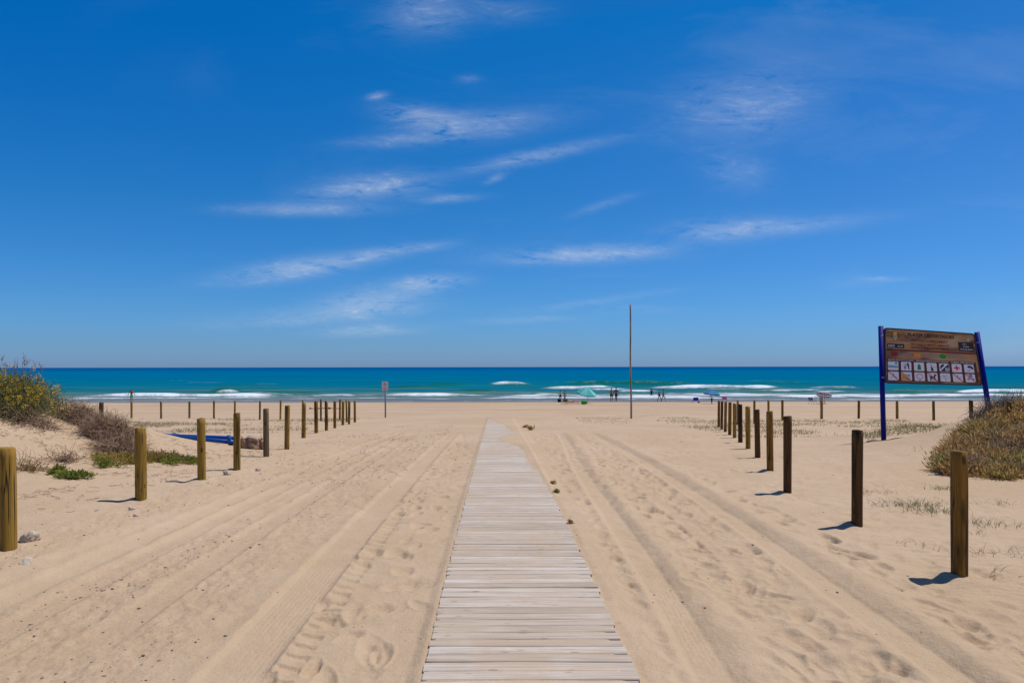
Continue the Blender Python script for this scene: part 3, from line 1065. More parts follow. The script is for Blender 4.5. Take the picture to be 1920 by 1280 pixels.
# ------------------------------------------------------------------ information board
ZL, ZR = 16.75, 17.45
gl = ground(1657, 838)
ib = empty('information_board', gl, 'large brown beach information board with pictograms between two leaning blue posts', 'sign')
lt = at(1651.5, 611, ZL + .02)
lb = at(1657, 838, ZL + .02)
mb = MB()
mb.tube([lb + (lb - lt) * .12, lt], .058, 18)
mb.build('post', M['blue'], ib, True)
rt = at(1831.5, 622.5, ZR + .02)
rb = at(1857.5, 790, ZR + .02)
mb = MB()
mb.tube([rb + (rb - rt) * .25, rt], .060, 18)
mb.build('post', M['blue'], ib, True)
TL, TR = at(1658.5, 615, ZL - .05), at(1826.5, 626, ZR - .05)
BL, BR = at(1660, 717.5, ZL - .05), at(1841.5, 722, ZR - .05)
PN = (TR - TL).cross(BL - TL).normalized()
_c = Vector((0, 0, EYE))
_d = BR - _c
BR = _c + _d * ((TL - _c).dot(PN) / _d.dot(PN))     # the fourth corner in the plane of the other three
if PN.y > 0: PN = -PN


def P2(u, v, d=0.0):
    a_ = TL.lerp(TR, u)
    b_ = BL.lerp(BR, u)
    return a_.lerp(b_, v) + PN * d


def rrect(u0, v0, u1, v1, r, n=5, asp=1.72):
    """rounded rectangle in panel units, r as a fraction of the height"""
    pts = []
    ru = r / asp
    for (cu, cv, a0) in ((u1 - ru, v0 + r, -90), (u1 - ru, v1 - r, 0), (u0 + ru, v1 - r, 90), (u0 + ru, v0 + r, 180)):
        for i in range(n + 1):
            a_ = R(a0 + 90 * i / n)
            pts.append((cu + ru * math.cos(a_), cv + r * math.sin(a_)))
    return pts


def ell(cu, cv, ru, rv, n=20, a0=0, a1=360):
    return [(cu + ru * math.cos(R(a0 + (a1 - a0) * i / n)), cv + rv * math.sin(R(a0 + (a1 - a0) * i / n))) for i in range(n)]


def slab(mb, pts, d0, d1, mi=0):
    n = len(pts)
    vs = [P2(u, v, d1) for u, v in pts] + [P2(u, v, d0) for u, v in pts]
    fs = [tuple(range(n)), tuple(reversed(range(n, 2 * n)))]
    fs += [(i, n + i, n + (i + 1) % n, (i + 1) % n) for i in range(n)]
    mb.add(vs, fs, mi)


def panel_material():
    m, t, p = new_mat('sunset_print')
    co = t.node('ShaderNodeTexCoord').outputs['Object']
    n1 = t.noise(t.mapping(co, rot=(0, R(14), 0), scale=(.9, .9, 4.5)), scale=1, detail=5, rough=.55, dist=.7)
    c = t.ramp(n1, [(.30, (.07, .022, .010)), (.42, (.20, .075, .022)), (.50, (.44, .185, .040)), (.60, (.50, .26, .08)), (.74, (.52, .34, .20))])
    t.link(c, p.inputs['Base Color'])
    p.inputs['Roughness'].default_value = .45
    return m


M['print'] = panel_material()
M['choc'] = plain('chocolate_print', (.10, .022, .014), .5, .3, var=.1)
M['ink'] = plain('dark_ink', (.025, .014, .012), .5, .3, var=.05)
M['inkr'] = plain('red_brown_ink', (.20, .035, .018), .5, .3, var=.05)
M['tile'] = plain('tile_white', (.80, .78, .82), .5, .3, var=.03)
M['tred'] = plain('tile_red', (.62, .03, .035), .5, .3, var=.04)
M['tgreen'] = plain('tile_green', (.01, .24, .06), .5, .3, var=.04)
M['torange'] = plain('tile_orange', (.75, .27, .05), .5, .3, var=.04)
M['tblue'] = plain('tile_blue', (.13, .42, .62), .5, .3, var=.06)
M['tgrey'] = plain('tile_grey', (.28, .27, .33), .5, .3, var=.06)
M['flagred'] = plain('flag_red', (.28, .012, .008), .5, .3, var=.06)
M['flaggreen'] = plain('flag_green', (.01, .30, .01), .5, .3, var=.06)
M['yellow'] = plain('crest_yellow', (.75, .47, .05), .5, .3, var=.06)
M['teal'] = plain('crest_teal', (.05, .42, .45), .5, .3, var=.06)

mb = MB()
slab(mb, rrect(0, 0, 1, 1, .055), -.030, 0, 0)
panel = mb.build('panel', M['print'], ib)
mb = MB()
oo, ii = rrect(-.004, -.010, 1.004, 1.010, .062), rrect(.008, .014, .992, .986, .05)
n = len(oo)
vs = [P2(u, v, .012) for u, v in oo] + [P2(u, v, .012) for u, v in ii] + [P2(u, v, -.034) for u, v in oo]
fs = [(i, (i + 1) % n, n + (i + 1) % n, n + i) for i in range(n)] + [(i, 2 * n + i, 2 * n + (i + 1) % n, (i + 1) % n) for i in range(n)]
vs += [P2(u, v, -.001) for u, v in ii]
fs += [(n + i, n + (i + 1) % n, 3 * n + (i + 1) % n, 3 * n + i) for i in range(n)]
mb.add(vs, fs)
mb.build('frame', plain('board_frame_paint', (.012, .016, .05), .5, .4, var=.1), ib)
for uu, vv in ((-.028, .14), (-.022, .90), (1.028, .16), (1.020, .88)):
    mb = MB()
    q = P2(uu, vv, .015)
    mb.tube([q + PN * -.05, q + PN * .018], .016, 8)
    mb.build('bolt', M['steel'], ib, True)
INV = Matrix.Identity(4)


def on_panel(o):
    o.parent = panel
    o.matrix_parent_inverse = INV
    return o


def make_text(body, u0, u1, v0, v1, mat, name='lettering', d=.004, shear=0, bold=0.0):
    cu = bpy.data.curves.new('t', 'FONT')
    cu.body = body
    cu.size = 1
    cu.shear = shear
    cu.offset = bold
    cu.resolution_u = 2
    to = bpy.data.objects.new('t', cu)
    C.objects.link(to)
    bpy.context.view_layer.update()
    me = bpy.data.meshes.new_from_object(to.evaluated_get(bpy.context.evaluated_depsgraph_get()))
    bpy.data.objects.remove(to)
    co = np.empty(len(me.vertices) * 3)
    me.vertices.foreach_get('co', co)
    co = co.reshape(-1, 3)
    a_, b_ = co.min(0), co.max(0)
    out = np.zeros_like(co)
    for i, c in enumerate(co):
        uu = u0 + (u1 - u0) * (c[0] - a_[0]) / (b_[0] - a_[0])
        vv = v1 - (v1 - v0) * (c[1] - a_[1]) / (b_[1] - a_[1])
        out[i] = P2(uu, vv, d)
    me.vertices.foreach_set('co', out.ravel())
    me.materials.clear()
    me.update()
    o = link_mesh(name, me, mat)
    return on_panel(o)


make_text('PLATJA LES ORTIGUES', .245, .765, .058, .138, M['ink'], 'title_lettering', shear=.15, bold=.025)
make_text('PROTEGEIX EL MEDI AMBIENT', .285, .685, .175, .218, M['inkr'], shear=.1, bold=.01)
make_text('PROTEGE EL MEDIO AMBIENTE', .275, .700, .245, .288, M['inkr'], shear=.1, bold=.01)
make_text('PROTECT THE ENVIRONMENT', .275, .690, .305, .348, M['inkr'], shear=.1, bold=.01)
mb = MB()
slab(mb, rrect(.018, .552, .968, .962, .012), 0.0005, .003)
on_panel(mb.build('pictogram_field', M['choc'], None))
make_text('SERVEIS PRESTATS A L\'ESTIU', .030, .300, .560, .584, M['tile'], d=.006, bold=.01)
make_text('SERVICIOS PRESTADOS EN VERANO', .318, .665, .560, .584, M['tile'], d=.006, bold=.01)
make_text('SUMMER TIME SERVICES', .690, .945, .560, .584, M['tile'], d=.006, bold=.01)
# dark boxes, crest, flags and the lines of small print
mb = MB()
slab(mb, rrect(.025, .275, .205, .352, .005), .0005, .003)
slab(mb, rrect(.018, .368, .085, .398, .003), .0005, .003)
slab(mb, rrect(.085, .372, .975, .402, .003), .0005, .0026, 1)
slab(mb, rrect(.800, .175, .975, .345, .005), .0005, .003)
on_panel(mb.build('dark_marking', [M['ink'], M['inkr']], None))


def small_print(mb, u0, u1, v0, v1, lines, mi, d=.0045, seed=0):
    r_ = random.Random(seed)
    for i in range(lines):
        vv = v0 + (v1 - v0) * (i + .25) / lines
        hh_ = (v1 - v0) / lines * .45
        u = u0
        while u < u1:
            wl = r_.uniform(.008, .026)
            e_ = min(u + wl, u1)
            slab(mb, [(u, vv), (e_, vv), (e_, vv + hh_), (u, vv + hh_)], d - .001, d, mi)
            u += wl + .006


mb = MB()
small_print(mb, .035, .105, .29, .34, 2, 0, seed=1)
small_print(mb, .135, .190, .305, .33, 1, 0, seed=2)
small_print(mb, .845, .890, .20, .225, 1, 0, seed=3)
small_print(mb, .850, .915, .245, .275, 1, 0, seed=4)
small_print(mb, .815, .960, .300, .325, 1, 0, seed=5)
small_print(mb, .060, .150, .222, .232, 1, 1, seed=6)
small_print(mb, .040, .190, .242, .252, 1, 1, seed=7)
small_print(mb, .100, .960, .380, .394, 1, 1, seed=8)
for a_, b_, sd in ((.140, .285, 9), (.390, .560, 10), (.660, .860, 11)):
    small_print(mb, a_, b_, .425, .500, 4, 2, seed=sd)
on_panel(mb.build('small_lettering', [M['tile'], M['ink'], M['tgrey']], None))
mb = MB()
slab(mb, ell(.112, .085, .022, .028), .0005, .003, 0)
slab(mb, [(.092, .115), (.132, .115), (.130, .175), (.112, .20), (.094, .175)], .0005, .004, 0)
slab(mb, ell(.112, .150, .014, .024), .004, .006, 1)
on_panel(mb.build('crest_marking', [M['yellow'], M['teal']], None))
mb = MB()
slab(mb, ell(.925, .115, .022, .036), .0005, .003, 0)
slab(mb, ell(.918, .122, .012, .022), .003, .005, 1)
slab(mb, [(.812, .155), (.822, .155), (.834, .085), (.826, .085)], .0005, .003, 2)
small_print(mb, .838, .872, .135, .15, 1, 2, seed=14)
on_panel(mb.build('emblem_marking', [M['teal'], M['yellow'], M['tgrey']], None))
mb = MB(); slab(mb, rrect(.065, .425, .125, .500, .004), .0005, .003)
on_panel(mb.build('red_flag_mark', M['flagred'], None))
mb = MB(); slab(mb, rrect(.300, .425, .372, .505, .022), .0005, .003)
on_panel(mb.build('orange_flag_mark', M['torange'], None))
mb = MB(); slab(mb, ell(.612, .470, .037, .044, 24), .0005, .003)
on_panel(mb.build('green_flag_mark', M['flaggreen'], None))

TW, TH = .106, .160
PM = [M['tile'], M['tred'], M['tgreen'], M['torange'], M['tblue'], M['ink'], M['tgrey']]


def tile(col, row, draw, label):
    u0 = .028 + col * .1335
    v0 = .602 if row == 0 else .788
    mb = MB()
    slab(mb, rrect(u0, v0, u0 + TW, v0 + TH, .016), .003, .006, 0)
    L = lambda x, y: (u0 + TW * x, v0 + TH * y)

    def poly(pts, mi, d=.008): slab(mb, [L(*p) for p in pts], .006, d, mi)

    def line(x0, y0, x1, y1, w_, mi, d=.0085):
        dx, dy = x1 - x0, y1 - y0
        l_ = math.hypot(dx, dy)
        nx_, ny_ = -dy / l_ * w_ / 2, dx / l_ * w_ / 2
        poly([(x0 + nx_, y0 + ny_), (x1 + nx_, y1 + ny_), (x1 - nx_, y1 - ny_), (x0 - nx_, y0 - ny_)], mi, d)

    def disc(x, y, r, mi, d=.008, n=14): poly([(x + r * math.cos(2 * math.pi * i / n), y + r * math.sin(2 * math.pi * i / n)) for i in range(n)], mi, d)
    draw(poly, line, disc)
    o = mb.build('pictogram', PM, None)
    o['label'] = label
    on_panel(o)


def ban(line): line(.06, .04, .96, .96, .085, 1, .010)


def d_sea(p, l, d): p([(.03, .45), (.97, .50), (.97, .72), (.03, .72)], 4); d(.78, .2, .11, 2)
def d_bin(p, l, d): p([(.25, .45), (.5, .45), (.45, .85), (.3, .85)], 6); d(.66, .15, .07, 5); l(.66, .2, .72, .55, .16, 5); l(.68, .5, .75, .85, .09, 5); l(.6, .3, .42, .4, .06, 5); l(.2, .3, .5, .2, .05, 6)
def d_glass(p, l, d): p([(.36, .32), (.64, .32), (.68, .85), (.34, .85)], 2); p([(.42, .2), (.58, .2), (.58, .34), (.42, .34)], 2, .0078)
def d_shower(p, l, d): l(.42, .05, .42, .5, .035, 6); l(.4, .3, .7, .3, .04, 3); d(.45, .48, .07, 5); p([(.4, .55), (.58, .55), (.66, .95), (.42, .95)], 5); l(.6, .5, .92, .47, .03, 6)
def d_ramp(p, l, d): p([(.96, .04), (.96, .96), (.06, .96)], 5); p([(.08, .7), (.1, .35), (.3, .12), (.45, .08), (.5, .25), (.3, .45)], 5, .0082); d(.74, .7, .20, 0, .010, 8); d(.74, .70, .09, 5, .012)
def d_cross(p, l, d): p([(.42, .2), (.58, .2), (.58, .78), (.42, .78)], 1); p([(.22, .41), (.78, .41), (.78, .57), (.22, .57)], 1, .0095)
def d_shade(p, l, d): p([(.3, .25), (.5, .15), (.75, .18), (.9, .35), (.95, .6), (.72, .55), (.68, .4), (.4, .42)], 5); l(.62, .35, .5, .8, .04, 6); l(.2, .75, .6, .82, .06, 6)
def d_nofish(p, l, d): l(.45, .15, .58, .6, .07, 6); l(.58, .55, .8, .7, .07, 6); l(.2, .7, .5, .65, .05, 6); ban(l)
def d_slope(p, l, d): p([(.04, .04), (.1, .04), (.96, .93), (.9, .96), (.04, .96)], 3); l(.4, .3, .85, .55, .12, 4, .0095); d(.75, .35, .09, 4); l(.5, .75, .75, .85, .09, 5, .0095)
def d_ring(p, l, d): d(.5, .48, .32, 1, .008, 22); d(.5, .48, .26, 0, .0095, 22); l(.5, .8, .5, .98, .06, 5, .0095)
def d_dog(p, l, d): p([(.22, .42), (.72, .42), (.75, .62), (.24, .62)], 5); p([(.66, .2), (.78, .15), (.93, .28), (.78, .34), (.76, .5), (.64, .48)], 5, .0084); l(.3, .6, .26, .9, .09, 5); l(.42, .6, .4, .88, .08, 5); l(.7, .6, .72, .9, .09, 5); l(.6, .6, .58, .85, .07, 5, .0088); l(.24, .45, .12, .34, .06, 5); ban(l)
def d_swim(p, l, d): l(.05, .5, .95, .52, .03, 6); l(.28, .25, .45, .42, .07, 6, .0088); l(.5, .35, .68, .22, .06, 6); l(.45, .62, .62, .85, .08, 6)
def d_noboat(p, l, d): l(.5, .15, .45, .5, .07, 6); l(.3, .4, .7, .55, .07, 6, .0088); d(.8, .45, .06, 6); l(.2, .75, .8, .78, .03, 6); ban(l)
def d_nobike(p, l, d): d(.55, .2, .2, 6); d(.3, .62, .14, 6, .0082); d(.75, .65, .13, 6, .0082); l(.35, .6, .7, .4, .06, 6, .0088); ban(l)


TOP = [(d_sea, 'white pictogram of blue sea with a green dot'), (d_bin, 'white pictogram of a figure using a litter bin'), (d_glass, 'white pictogram of a green container'),
       (d_shower, 'white pictogram of a foot shower'), (d_ramp, 'black and white diagonal pictogram'), (d_cross, 'white pictogram with red cross'), (d_shade, 'white pictogram of parasol and lounger')]
BOT = [(d_nofish, 'struck-out pictogram of an angler'), (d_slope, 'orange and blue diagonal pictogram'), (d_ring, 'pictogram with red ring'), (d_dog, 'struck-out pictogram of a dog'),
       (d_swim, 'grey pictogram of a diver'), (d_noboat, 'struck-out pictogram of a figure playing'), (d_nobike, 'struck-out round pictogram, last of the row')]
for i, (d_, lb_) in enumerate(TOP): tile(i, 0, d_, lb_)
for i, (d_, lb_) in enumerate(BOT): tile(i, 1, d_, lb_)

# ------------------------------------------------------------------ fallen blue poles, cracked log, stones
def blue_pole(p0, p1, r, label, loose):
    mb = MB()
    mb.tube([p0, p0.lerp(p1, .5), p1], r, 14)
    o = mb.build('blue_pole', M['blue2'], None, True)
    tag(o, label, 'pole', 'fallen blue poles behind the left posts')
    return o


Zp = ground(440, 836).y
pa, pb = at(262, 810.5, Zp + 1.3), at(441, 829.5, Zp)
blue_pole(pa, pb, .046, 'long blue pole lying on the sand, its near end lowest', 0)
pa, pb = at(318, 817.0, Zp + 1.1), at(446, 821.5, Zp + .35)
blue_pole(pa, pb, .050, 'blue pole lying behind the longer one, its end by the cracked log', 0)
mb = MB()
c_ = at(429, 824.5, Zp + .05)
mb.tube([c_ + Vector((0, -.03, .09)), c_ + Vector((.02, .06, -.12))], .05, 12)
o = mb.build('pole_bracket', M['blue2'], None, True)
tag(o, 'short dark blue clamp where the two fallen poles cross', 'bracket')


def log_material():
    m, t, p = new_mat('weathered_log')
    co = t.node('ShaderNodeTexCoord').outputs['Object']
    n1 = t.noise(t.mapping(co, scale=(9, 9, 4)), scale=1, detail=6, rough=.7, dist=.6)
    c = t.ramp(n1, [(.3, (.10, .06, .04)), (.5, (.33, .20, .12)), (.7, (.46, .33, .22))])
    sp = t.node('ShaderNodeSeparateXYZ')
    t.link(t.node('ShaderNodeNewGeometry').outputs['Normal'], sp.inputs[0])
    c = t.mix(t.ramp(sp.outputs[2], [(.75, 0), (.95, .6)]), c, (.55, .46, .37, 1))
    t.link(c, p.inputs['Base Color'])
    p.inputs['Roughness'].default_value = .9
    bn = t.node('ShaderNodeBump')
    bn.inputs['Strength'].default_value = 1
    bn.inputs['Distance'].default_value = .03
    t.link(n1, bn.inputs['Height'])
    t.link(bn.outputs[0], p.inputs['Normal'])
    return m


M['log'] = log_material()
lg = ground(470, 841)
bmh = bmesh.new()
bmesh.ops.create_icosphere(bmh, subdivisions=5, radius=1)
for v in bmh.verts:
    p = v.co.copy()
    e_ = Vector((abs(p.x) ** .55 * math.copysign(1, p.x), abs(p.y) ** .6 * math.copysign(1, p.y), abs(p.z) ** .6 * math.copysign(1, p.z)))
    n_ = float(fbm(np.array([p.x * 3 + 5]), np.array([p.z * 2.2 + p.y * 2 + 3]), 2, 4)[0])
    slit = math.exp(-((p.x - .45 + .12 * p.z) / .07) ** 2) * (1 if p.y < .2 else 0)
    ridg = .05 * math.sin(p.x * 20 + 2 * p.z)
    k_ = 1 + .55 * n_ - .38 * slit + ridg
    v.co = Vector((e_.x * .30 * (1 + .25 * n_), e_.y * .2 * k_, e_.z * .165 * k_ * (1 - .12 * p.x)))
me = bpy.data.meshes.new('log')
bmh.to_mesh(me)
bmh.free()
o = link_mesh('cracked_log', me, M['log'], smooth=True)
o.location = (lg.x + .02, lg.y + .1, lg.z + .10)
tag(o, 'chunky weathered log end with a deep split lying between near posts', 'log')


def stone(px, py, size, label, seed, mat='rock', flat=.6, name='stone'):
    g = ground(px, py)
    bmh = bmesh.new()
    bmesh.ops.create_icosphere(bmh, subdivisions=4, radius=1)
    for v in bmh.verts:
        p = v.co
        n_ = float(fbm(np.array([p.x * 1.4 + seed]), np.array([p.y * 1.4 + p.z * 1.7 + seed]), seed, 4)[0])
        n2 = float(vn(np.array([p.x * 3 + p.z * 2 + seed]), np.array([p.y * 3 + seed]), seed)[0])
        n2 = round(n2 * 4) / 4
        v.co = p * (1 + .9 * n_ + .18 * n2)
    me = bpy.data.meshes.new(name)
    bmh.to_mesh(me)
    bmh.free()
    o = link_mesh(name, me, M[mat], smooth=False)
    s_ = size / F * g.y / 2
    o.scale = (s_, s_ * .8, s_ * flat)
    o.rotation_euler = (.1, .2 + seed * .1, seed)
    o.location = (g.x, g.y, Hs(g.x, g.y) + s_ * flat * .35)
    tag(o, label, 'stone', 'loose stones on the sand at the left')
    return o


stone(57, 1012, 34, 'pale ridged stone beside the nearest left post', 3, flat=.75)
stone(48, 1056, 24, 'small flat whitish stone below the ridged stone', 5, flat=.35)
stone(247, 955, 12, 'small grey stone just below the second left post', 6, flat=.7)
stone(254, 966, 10, 'tiny grey stone under the small grey one', 2, flat=.7)
stone(181, 957, 9, 'tiny stone beneath the shadow of the second left post', 4, flat=.5)
stone(426, 889, 17, 'low brownish lump of driftwood bark left of the fourth left post', 7, flat=.6)
stone(484, 881, 9, 'small dark clod right of the fourth left post', 1, flat=.9)
stone(328, 815, 14, 'flat brown stone behind the fallen blue poles', 2, flat=.45)

# ------------------------------------------------------------------ loose grit, clods and pebbles
def chips(name, xs, ys, sizes, mat, seed, label):
    r_ = np.random.default_rng(seed)
    N = len(xs)
    ph = (1 + 5 ** .5) / 2
    ico = np.array([(-1, ph, 0), (1, ph, 0), (-1, -ph, 0), (1, -ph, 0), (0, -1, ph), (0, 1, ph), (0, -1, -ph), (0, 1, -ph), (ph, 0, -1), (ph, 0, 1), (-ph, 0, -1), (-ph, 0, 1)]) / 1.9
    F_ = np.array([(0, 11, 5), (0, 5, 1), (0, 1, 7), (0, 7, 10), (0, 10, 11), (1, 5, 9), (5, 11, 4), (11, 10, 2), (10, 7, 6), (7, 1, 8), (3, 9, 4), (3, 4, 2), (3, 2, 6), (3, 6, 8), (3, 8, 9), (4, 9, 5), (2, 4, 11), (6, 2, 10), (8, 6, 7), (9, 8, 1)])
    V = ico[None] * (1 + r_.uniform(-.35, .35, (N, 12, 1)))
    V = V * np.stack([r_.uniform(.7, 1.5, N), r_.uniform(.6, 1.2, N), r_.uniform(.35, .8, N)], -1)[:, None, :]
    a_ = r_.uniform(0, 6.28, N)
    c, s = np.cos(a_)[:, None], np.sin(a_)[:, None]
    V = np.stack([V[..., 0] * c - V[..., 1] * s, V[..., 0] * s + V[..., 1] * c, V[..., 2]], -1) * sizes[:, None, None]
    V += np.stack([xs, ys, H(xs, ys) + sizes * .15], -1)[:, None, :]
    Q = (F_[None] + (np.arange(N) * 12)[:, None, None]).reshape(-1, 3)
    me = np_mesh(name, V.reshape(-1, 3), Q)
    o = link_mesh(name, me, mat)
    return tag(o, label, 'gravel', kind='stuff')


r_ = np.random.default_rng(3)
xs, ys = [], []
cand = 90000
cx_ = r_.uniform(-8, 8, cand)
cy_ = 2.8 + 24 * r_.random(cand) ** 1.3
_, gg, mm = sample_hm(cx_, cy_)
left = (cx_ < -1.7) & (cx_ > -5.2)
clus = .12 + sstep(.55, .78, vn(cx_ * 2.6, cy_ * .9, 1))
prob = .008 + .75 * gg * clus + .10 * left * clus + .05 * (sstep(.6, .75, vn(cx_ * 2.2, cy_ * .7, 6))) * (cx_ < 3.2)
prob *= np.where((cx_ > WL + WD * cy_ - .04) & (cx_ < WR + WD * cy_ + .04), 0.02, 1)
prob *= np.where((cx_ > -1.6 - .022 * cy_) & (cx_ < -1.2 - .022 * cy_), .15, 1)
keep = r_.random(cand) < prob
xs, ys = cx_[keep], cy_[keep]
sz = .0022 + .0078 * r_.random(len(xs)) ** 5
sz = sz * (1 + .035 * ys)
chips('pebbles', xs, ys, sz, M['peb'], 4, 'dark grit, clods and shell bits scattered over the trodden sand')
# dry twig litter on the left dune face
def litter(name, n, box, lmin, lmax, rad, mat, seed, label, curl=.5, lift=.02):
    r_ = np.random.default_rng(seed)
    x = r_.uniform(box[0], box[1], n)
    y = r_.uniform(box[2], box[3], n)
    keep = vn(x * 1.3, y * 1.3, seed) > .52
    x, y = x[keep], y[keep]
    n = len(x)
    lines = []
    for i in range(n):
        L_ = r_.uniform(lmin, lmax)
        a_ = r_.uniform(0, 6.28)
        pts = []
        px_, py_ = x[i], y[i]
        for k in range(4):
            pts.append([px_, py_, 0])
            px_ += math.cos(a_) * L_ / 3
            py_ += math.sin(a_) * L_ / 3
            a_ += r_.uniform(-curl, curl)
        lines.append(pts)
    P = np.array(lines)
    P[..., 2] = H(P[..., 0], P[..., 1]) + rad + r_.random(P.shape[:2]) * lift
    o = tubes(name, P, np.full(P.shape[:2], rad), mat)
    return tag(o, label, 'twigs', kind='stuff')


def tubes(name, P, Rr, mat, parent=None):
    """many thin three-sided stems in one mesh; P = N x K x 3"""
    N, K, _ = P.shape
    D = np.gradient(P, axis=1)
    D /= np.linalg.norm(D, axis=2, keepdims=True) + 1e-9
    up = np.where(np.abs(D[..., 2:3]) > .9, np.array([1., 0, 0]), np.array([0, 0, 1.]))
    A = np.cross(D, up)
    A /= np.linalg.norm(A, axis=2, keepdims=True) + 1e-9
    B = np.cross(D, A)
    V = np.stack([P + Rr[..., None] * (math.cos(t) * A + math.sin(t) * B) for t in (0, 2.094, 4.189)], 2)
    idx = np.arange(N * K * 3).reshape(N, K, 3)
    f = []
    for s in range(3):
        s2 = (s + 1) % 3
        f.append(np.stack([idx[:, :-1, s], idx[:, :-1, s2], idx[:, 1:, s2], idx[:, 1:, s]], -1).reshape(-1, 4))
    me = np_mesh(name, V.reshape(-1, 3), np.concatenate(f))
    return link_mesh(name, me, mat, parent)


def leaves(name, P, Dv, L, Wd, mat, parent=None, r_=None):
    """leaf blades: base P, direction D, length L, width W; folded four-point blade"""
    N = len(P)
    Dn = Dv / (np.linalg.norm(Dv, axis=1, keepdims=True) + 1e-9)
    rnd = r_.normal(size=(N, 3))
    S = np.cross(Dn, rnd)
    S /= np.linalg.norm(S, axis=1, keepdims=True) + 1e-9
    Nn = np.cross(S, Dn)
    L = L[:, None]
    Wd = Wd[:, None]
    v0 = P
    v1 = P + Dn * L * .5 + S * Wd * .5 + Nn * Wd * .2
    v2 = P + Dn * L
    v3 = P + Dn * L * .5 - S * Wd * .5 + Nn * Wd * .2
    V = np.stack([v0, v1, v2, v3], 1).reshape(-1, 3)
    Q = np.arange(N * 4).reshape(N, 4)
    me = np_mesh(name, V, Q)
    return link_mesh(name, me, mat, parent)


M['twig_brown'] = leaf_mat('dry_twigs', [(.14, .07, .04), (.32, .20, .125), (.50, .37, .25), (.22, .11, .065)], .85, 0)
M['twig_grey'] = leaf_mat('grey_stems', [(.16, .12, .09), (.24, .19, .14), (.10, .075, .06)], .85, 0)
M['leaf_green'] = leaf_mat('shrub_leaves', [(.09, .105, .028), (.26, .27, .09), (.17, .18, .05), (.38, .36, .17), (.11, .12, .04)])
M['leaf_fresh'] = leaf_mat('fresh_leaves', [(.13, .16, .025), (.30, .33, .055), (.20, .24, .04), (.36, .33, .09)])
M['leaf_olive'] = leaf_mat('olive_leaves', [(.20, .14, .025), (.48, .35, .08), (.32, .25, .05), (.60, .45, .18)])
M['leaf_rust'] = leaf_mat('rusty_leaves', [(.28, .12, .03), (.62, .33, .10), (.42, .21, .06), (.70, .46, .22)])
M['leaf_straw'] = leaf_mat('straw', [(.36, .24, .10), (.56, .40, .19), (.27, .17, .07), (.46, .33, .15)])
M['grass'] = leaf_mat('dune_grass', [(.16, .17, .06), (.34, .34, .16), (.42, .38, .20), (.24, .24, .10)])
M['grass_pale'] = leaf_mat('pale_grass', [(.26, .28, .13), (.42, .43, .24), (.34, .36, .19), (.50, .47, .30)])
M['flower'] = leaf_mat('yellow_petals', [(.55, .32, .008), (.75, .47, .01), (.85, .58, .03), (.60, .40, .02)], .6, .3)


def clump_points(r_, n, c, rad, clumps, spread=.30):
    """points gathered in clumps on and under the outer part of a squashed dome"""
    k = clumps
    d = r_.normal(size=(k, 3))
    d[:, 2] = np.abs(d[:, 2]) * .9
    d /= np.linalg.norm(d, axis=1, keepdims=True)
    cc = d * np.array(rad) * r_.uniform(.45, .92, (k, 1))
    w_ = r_.random(k) + .25
    pick = r_.choice(k, n, p=w_ / w_.sum())
    P = cc[pick] + r_.normal(size=(n, 3)) * np.array(rad) * spread * .62
    outd = P / np.array(rad)
    return P, outd


def shrub(name, loc, rad, n, leafm, twigm, label, cat, group=None, seed=0, leaf_l=(.03, .07), leaf_w=.25, twigs=250, clumps=26, flowers=0, up=.5, straw=0, spread=.3, sink=.12, tr=.003):
    r_ = np.random.default_rng(seed)
    root = empty(name, loc, label, cat, group)
    x0, y0, z0 = loc
    P, od = clump_points(r_, n, loc, rad, clumps, spread)
    wx, wy = P[:, 0] + x0, P[:, 1] + y0
    floor = H(wx, wy) - z0
    rz = P[:, 2] + 0
    P[:, 2] = np.maximum(rz, 0) + floor * .85 + .015
    Dv = od + r_.normal(size=P.shape) * .6 + np.array([0, 0, up])
    L = r_.uniform(leaf_l[0], leaf_l[1], n)
    fo = leaves('foliage', P, Dv, L, L * leaf_w * r_.uniform(.7, 1.4, n), leafm, root, r_)
    if straw:
        i = r_.choice(n, straw)
        Ls = r_.uniform(leaf_l[0], leaf_l[1] * 1.6, straw)
        leaves('dry_foliage', P[i] + r_.normal(size=(straw, 3)) * .03, Dv[i] + r_.normal(size=(straw, 3)) * .5, Ls, Ls * leaf_w * .8, M['leaf_straw'], root, r_)
    # stems from the base out to the clumps
    K = 5
    i = r_.choice(n, twigs)
    tip = P[i]
    base = np.stack([tip[:, 0] * r_.uniform(.1, .6, twigs), tip[:, 1] * r_.uniform(.1, .6, twigs), np.zeros(twigs)], -1)
    base[:, 2] = H(base[:, 0] + x0, base[:, 1] + y0) - z0 - .02
    t = np.linspace(0, 1, K)[None, :, None]
    S = base[:, None] * (1 - t) + tip[:, None] * t
    S[..., 2] += np.sin(t[..., 0] * math.pi) * r_.uniform(-.02, .08, (twigs, 1)) * rad[2] * 2
    S[:, 1:] += r_.normal(size=(twigs, K - 1, 3)) * .018
    Rr = np.linspace(1.6, .5, K)[None] * tr * np.ones((twigs, 1))
    tubes('stems', S, Rr, twigm, root)
    if flowers:
        top = np.where((P[:, 2] - floor > rad[2] * .35))[0]
        hub = r_.choice(top, flowers)
        m_ = 16
        hp = np.repeat(P[hub] + np.stack([r_.normal(size=flowers) * .01, -r_.random(flowers) * .03, r_.random(flowers) * .05], -1), m_, 0)
        nn = len(hp)
        Pf = hp + r_.normal(size=(nn, 3)) * .020
        Lf = r_.uniform(.014, .032, nn)
        leaves('blossom_petals', Pf, r_.normal(size=(nn, 3)) + np.array([0, -.5, 1.2]), Lf, Lf * .9, M['flower'], root, r_)
    return root


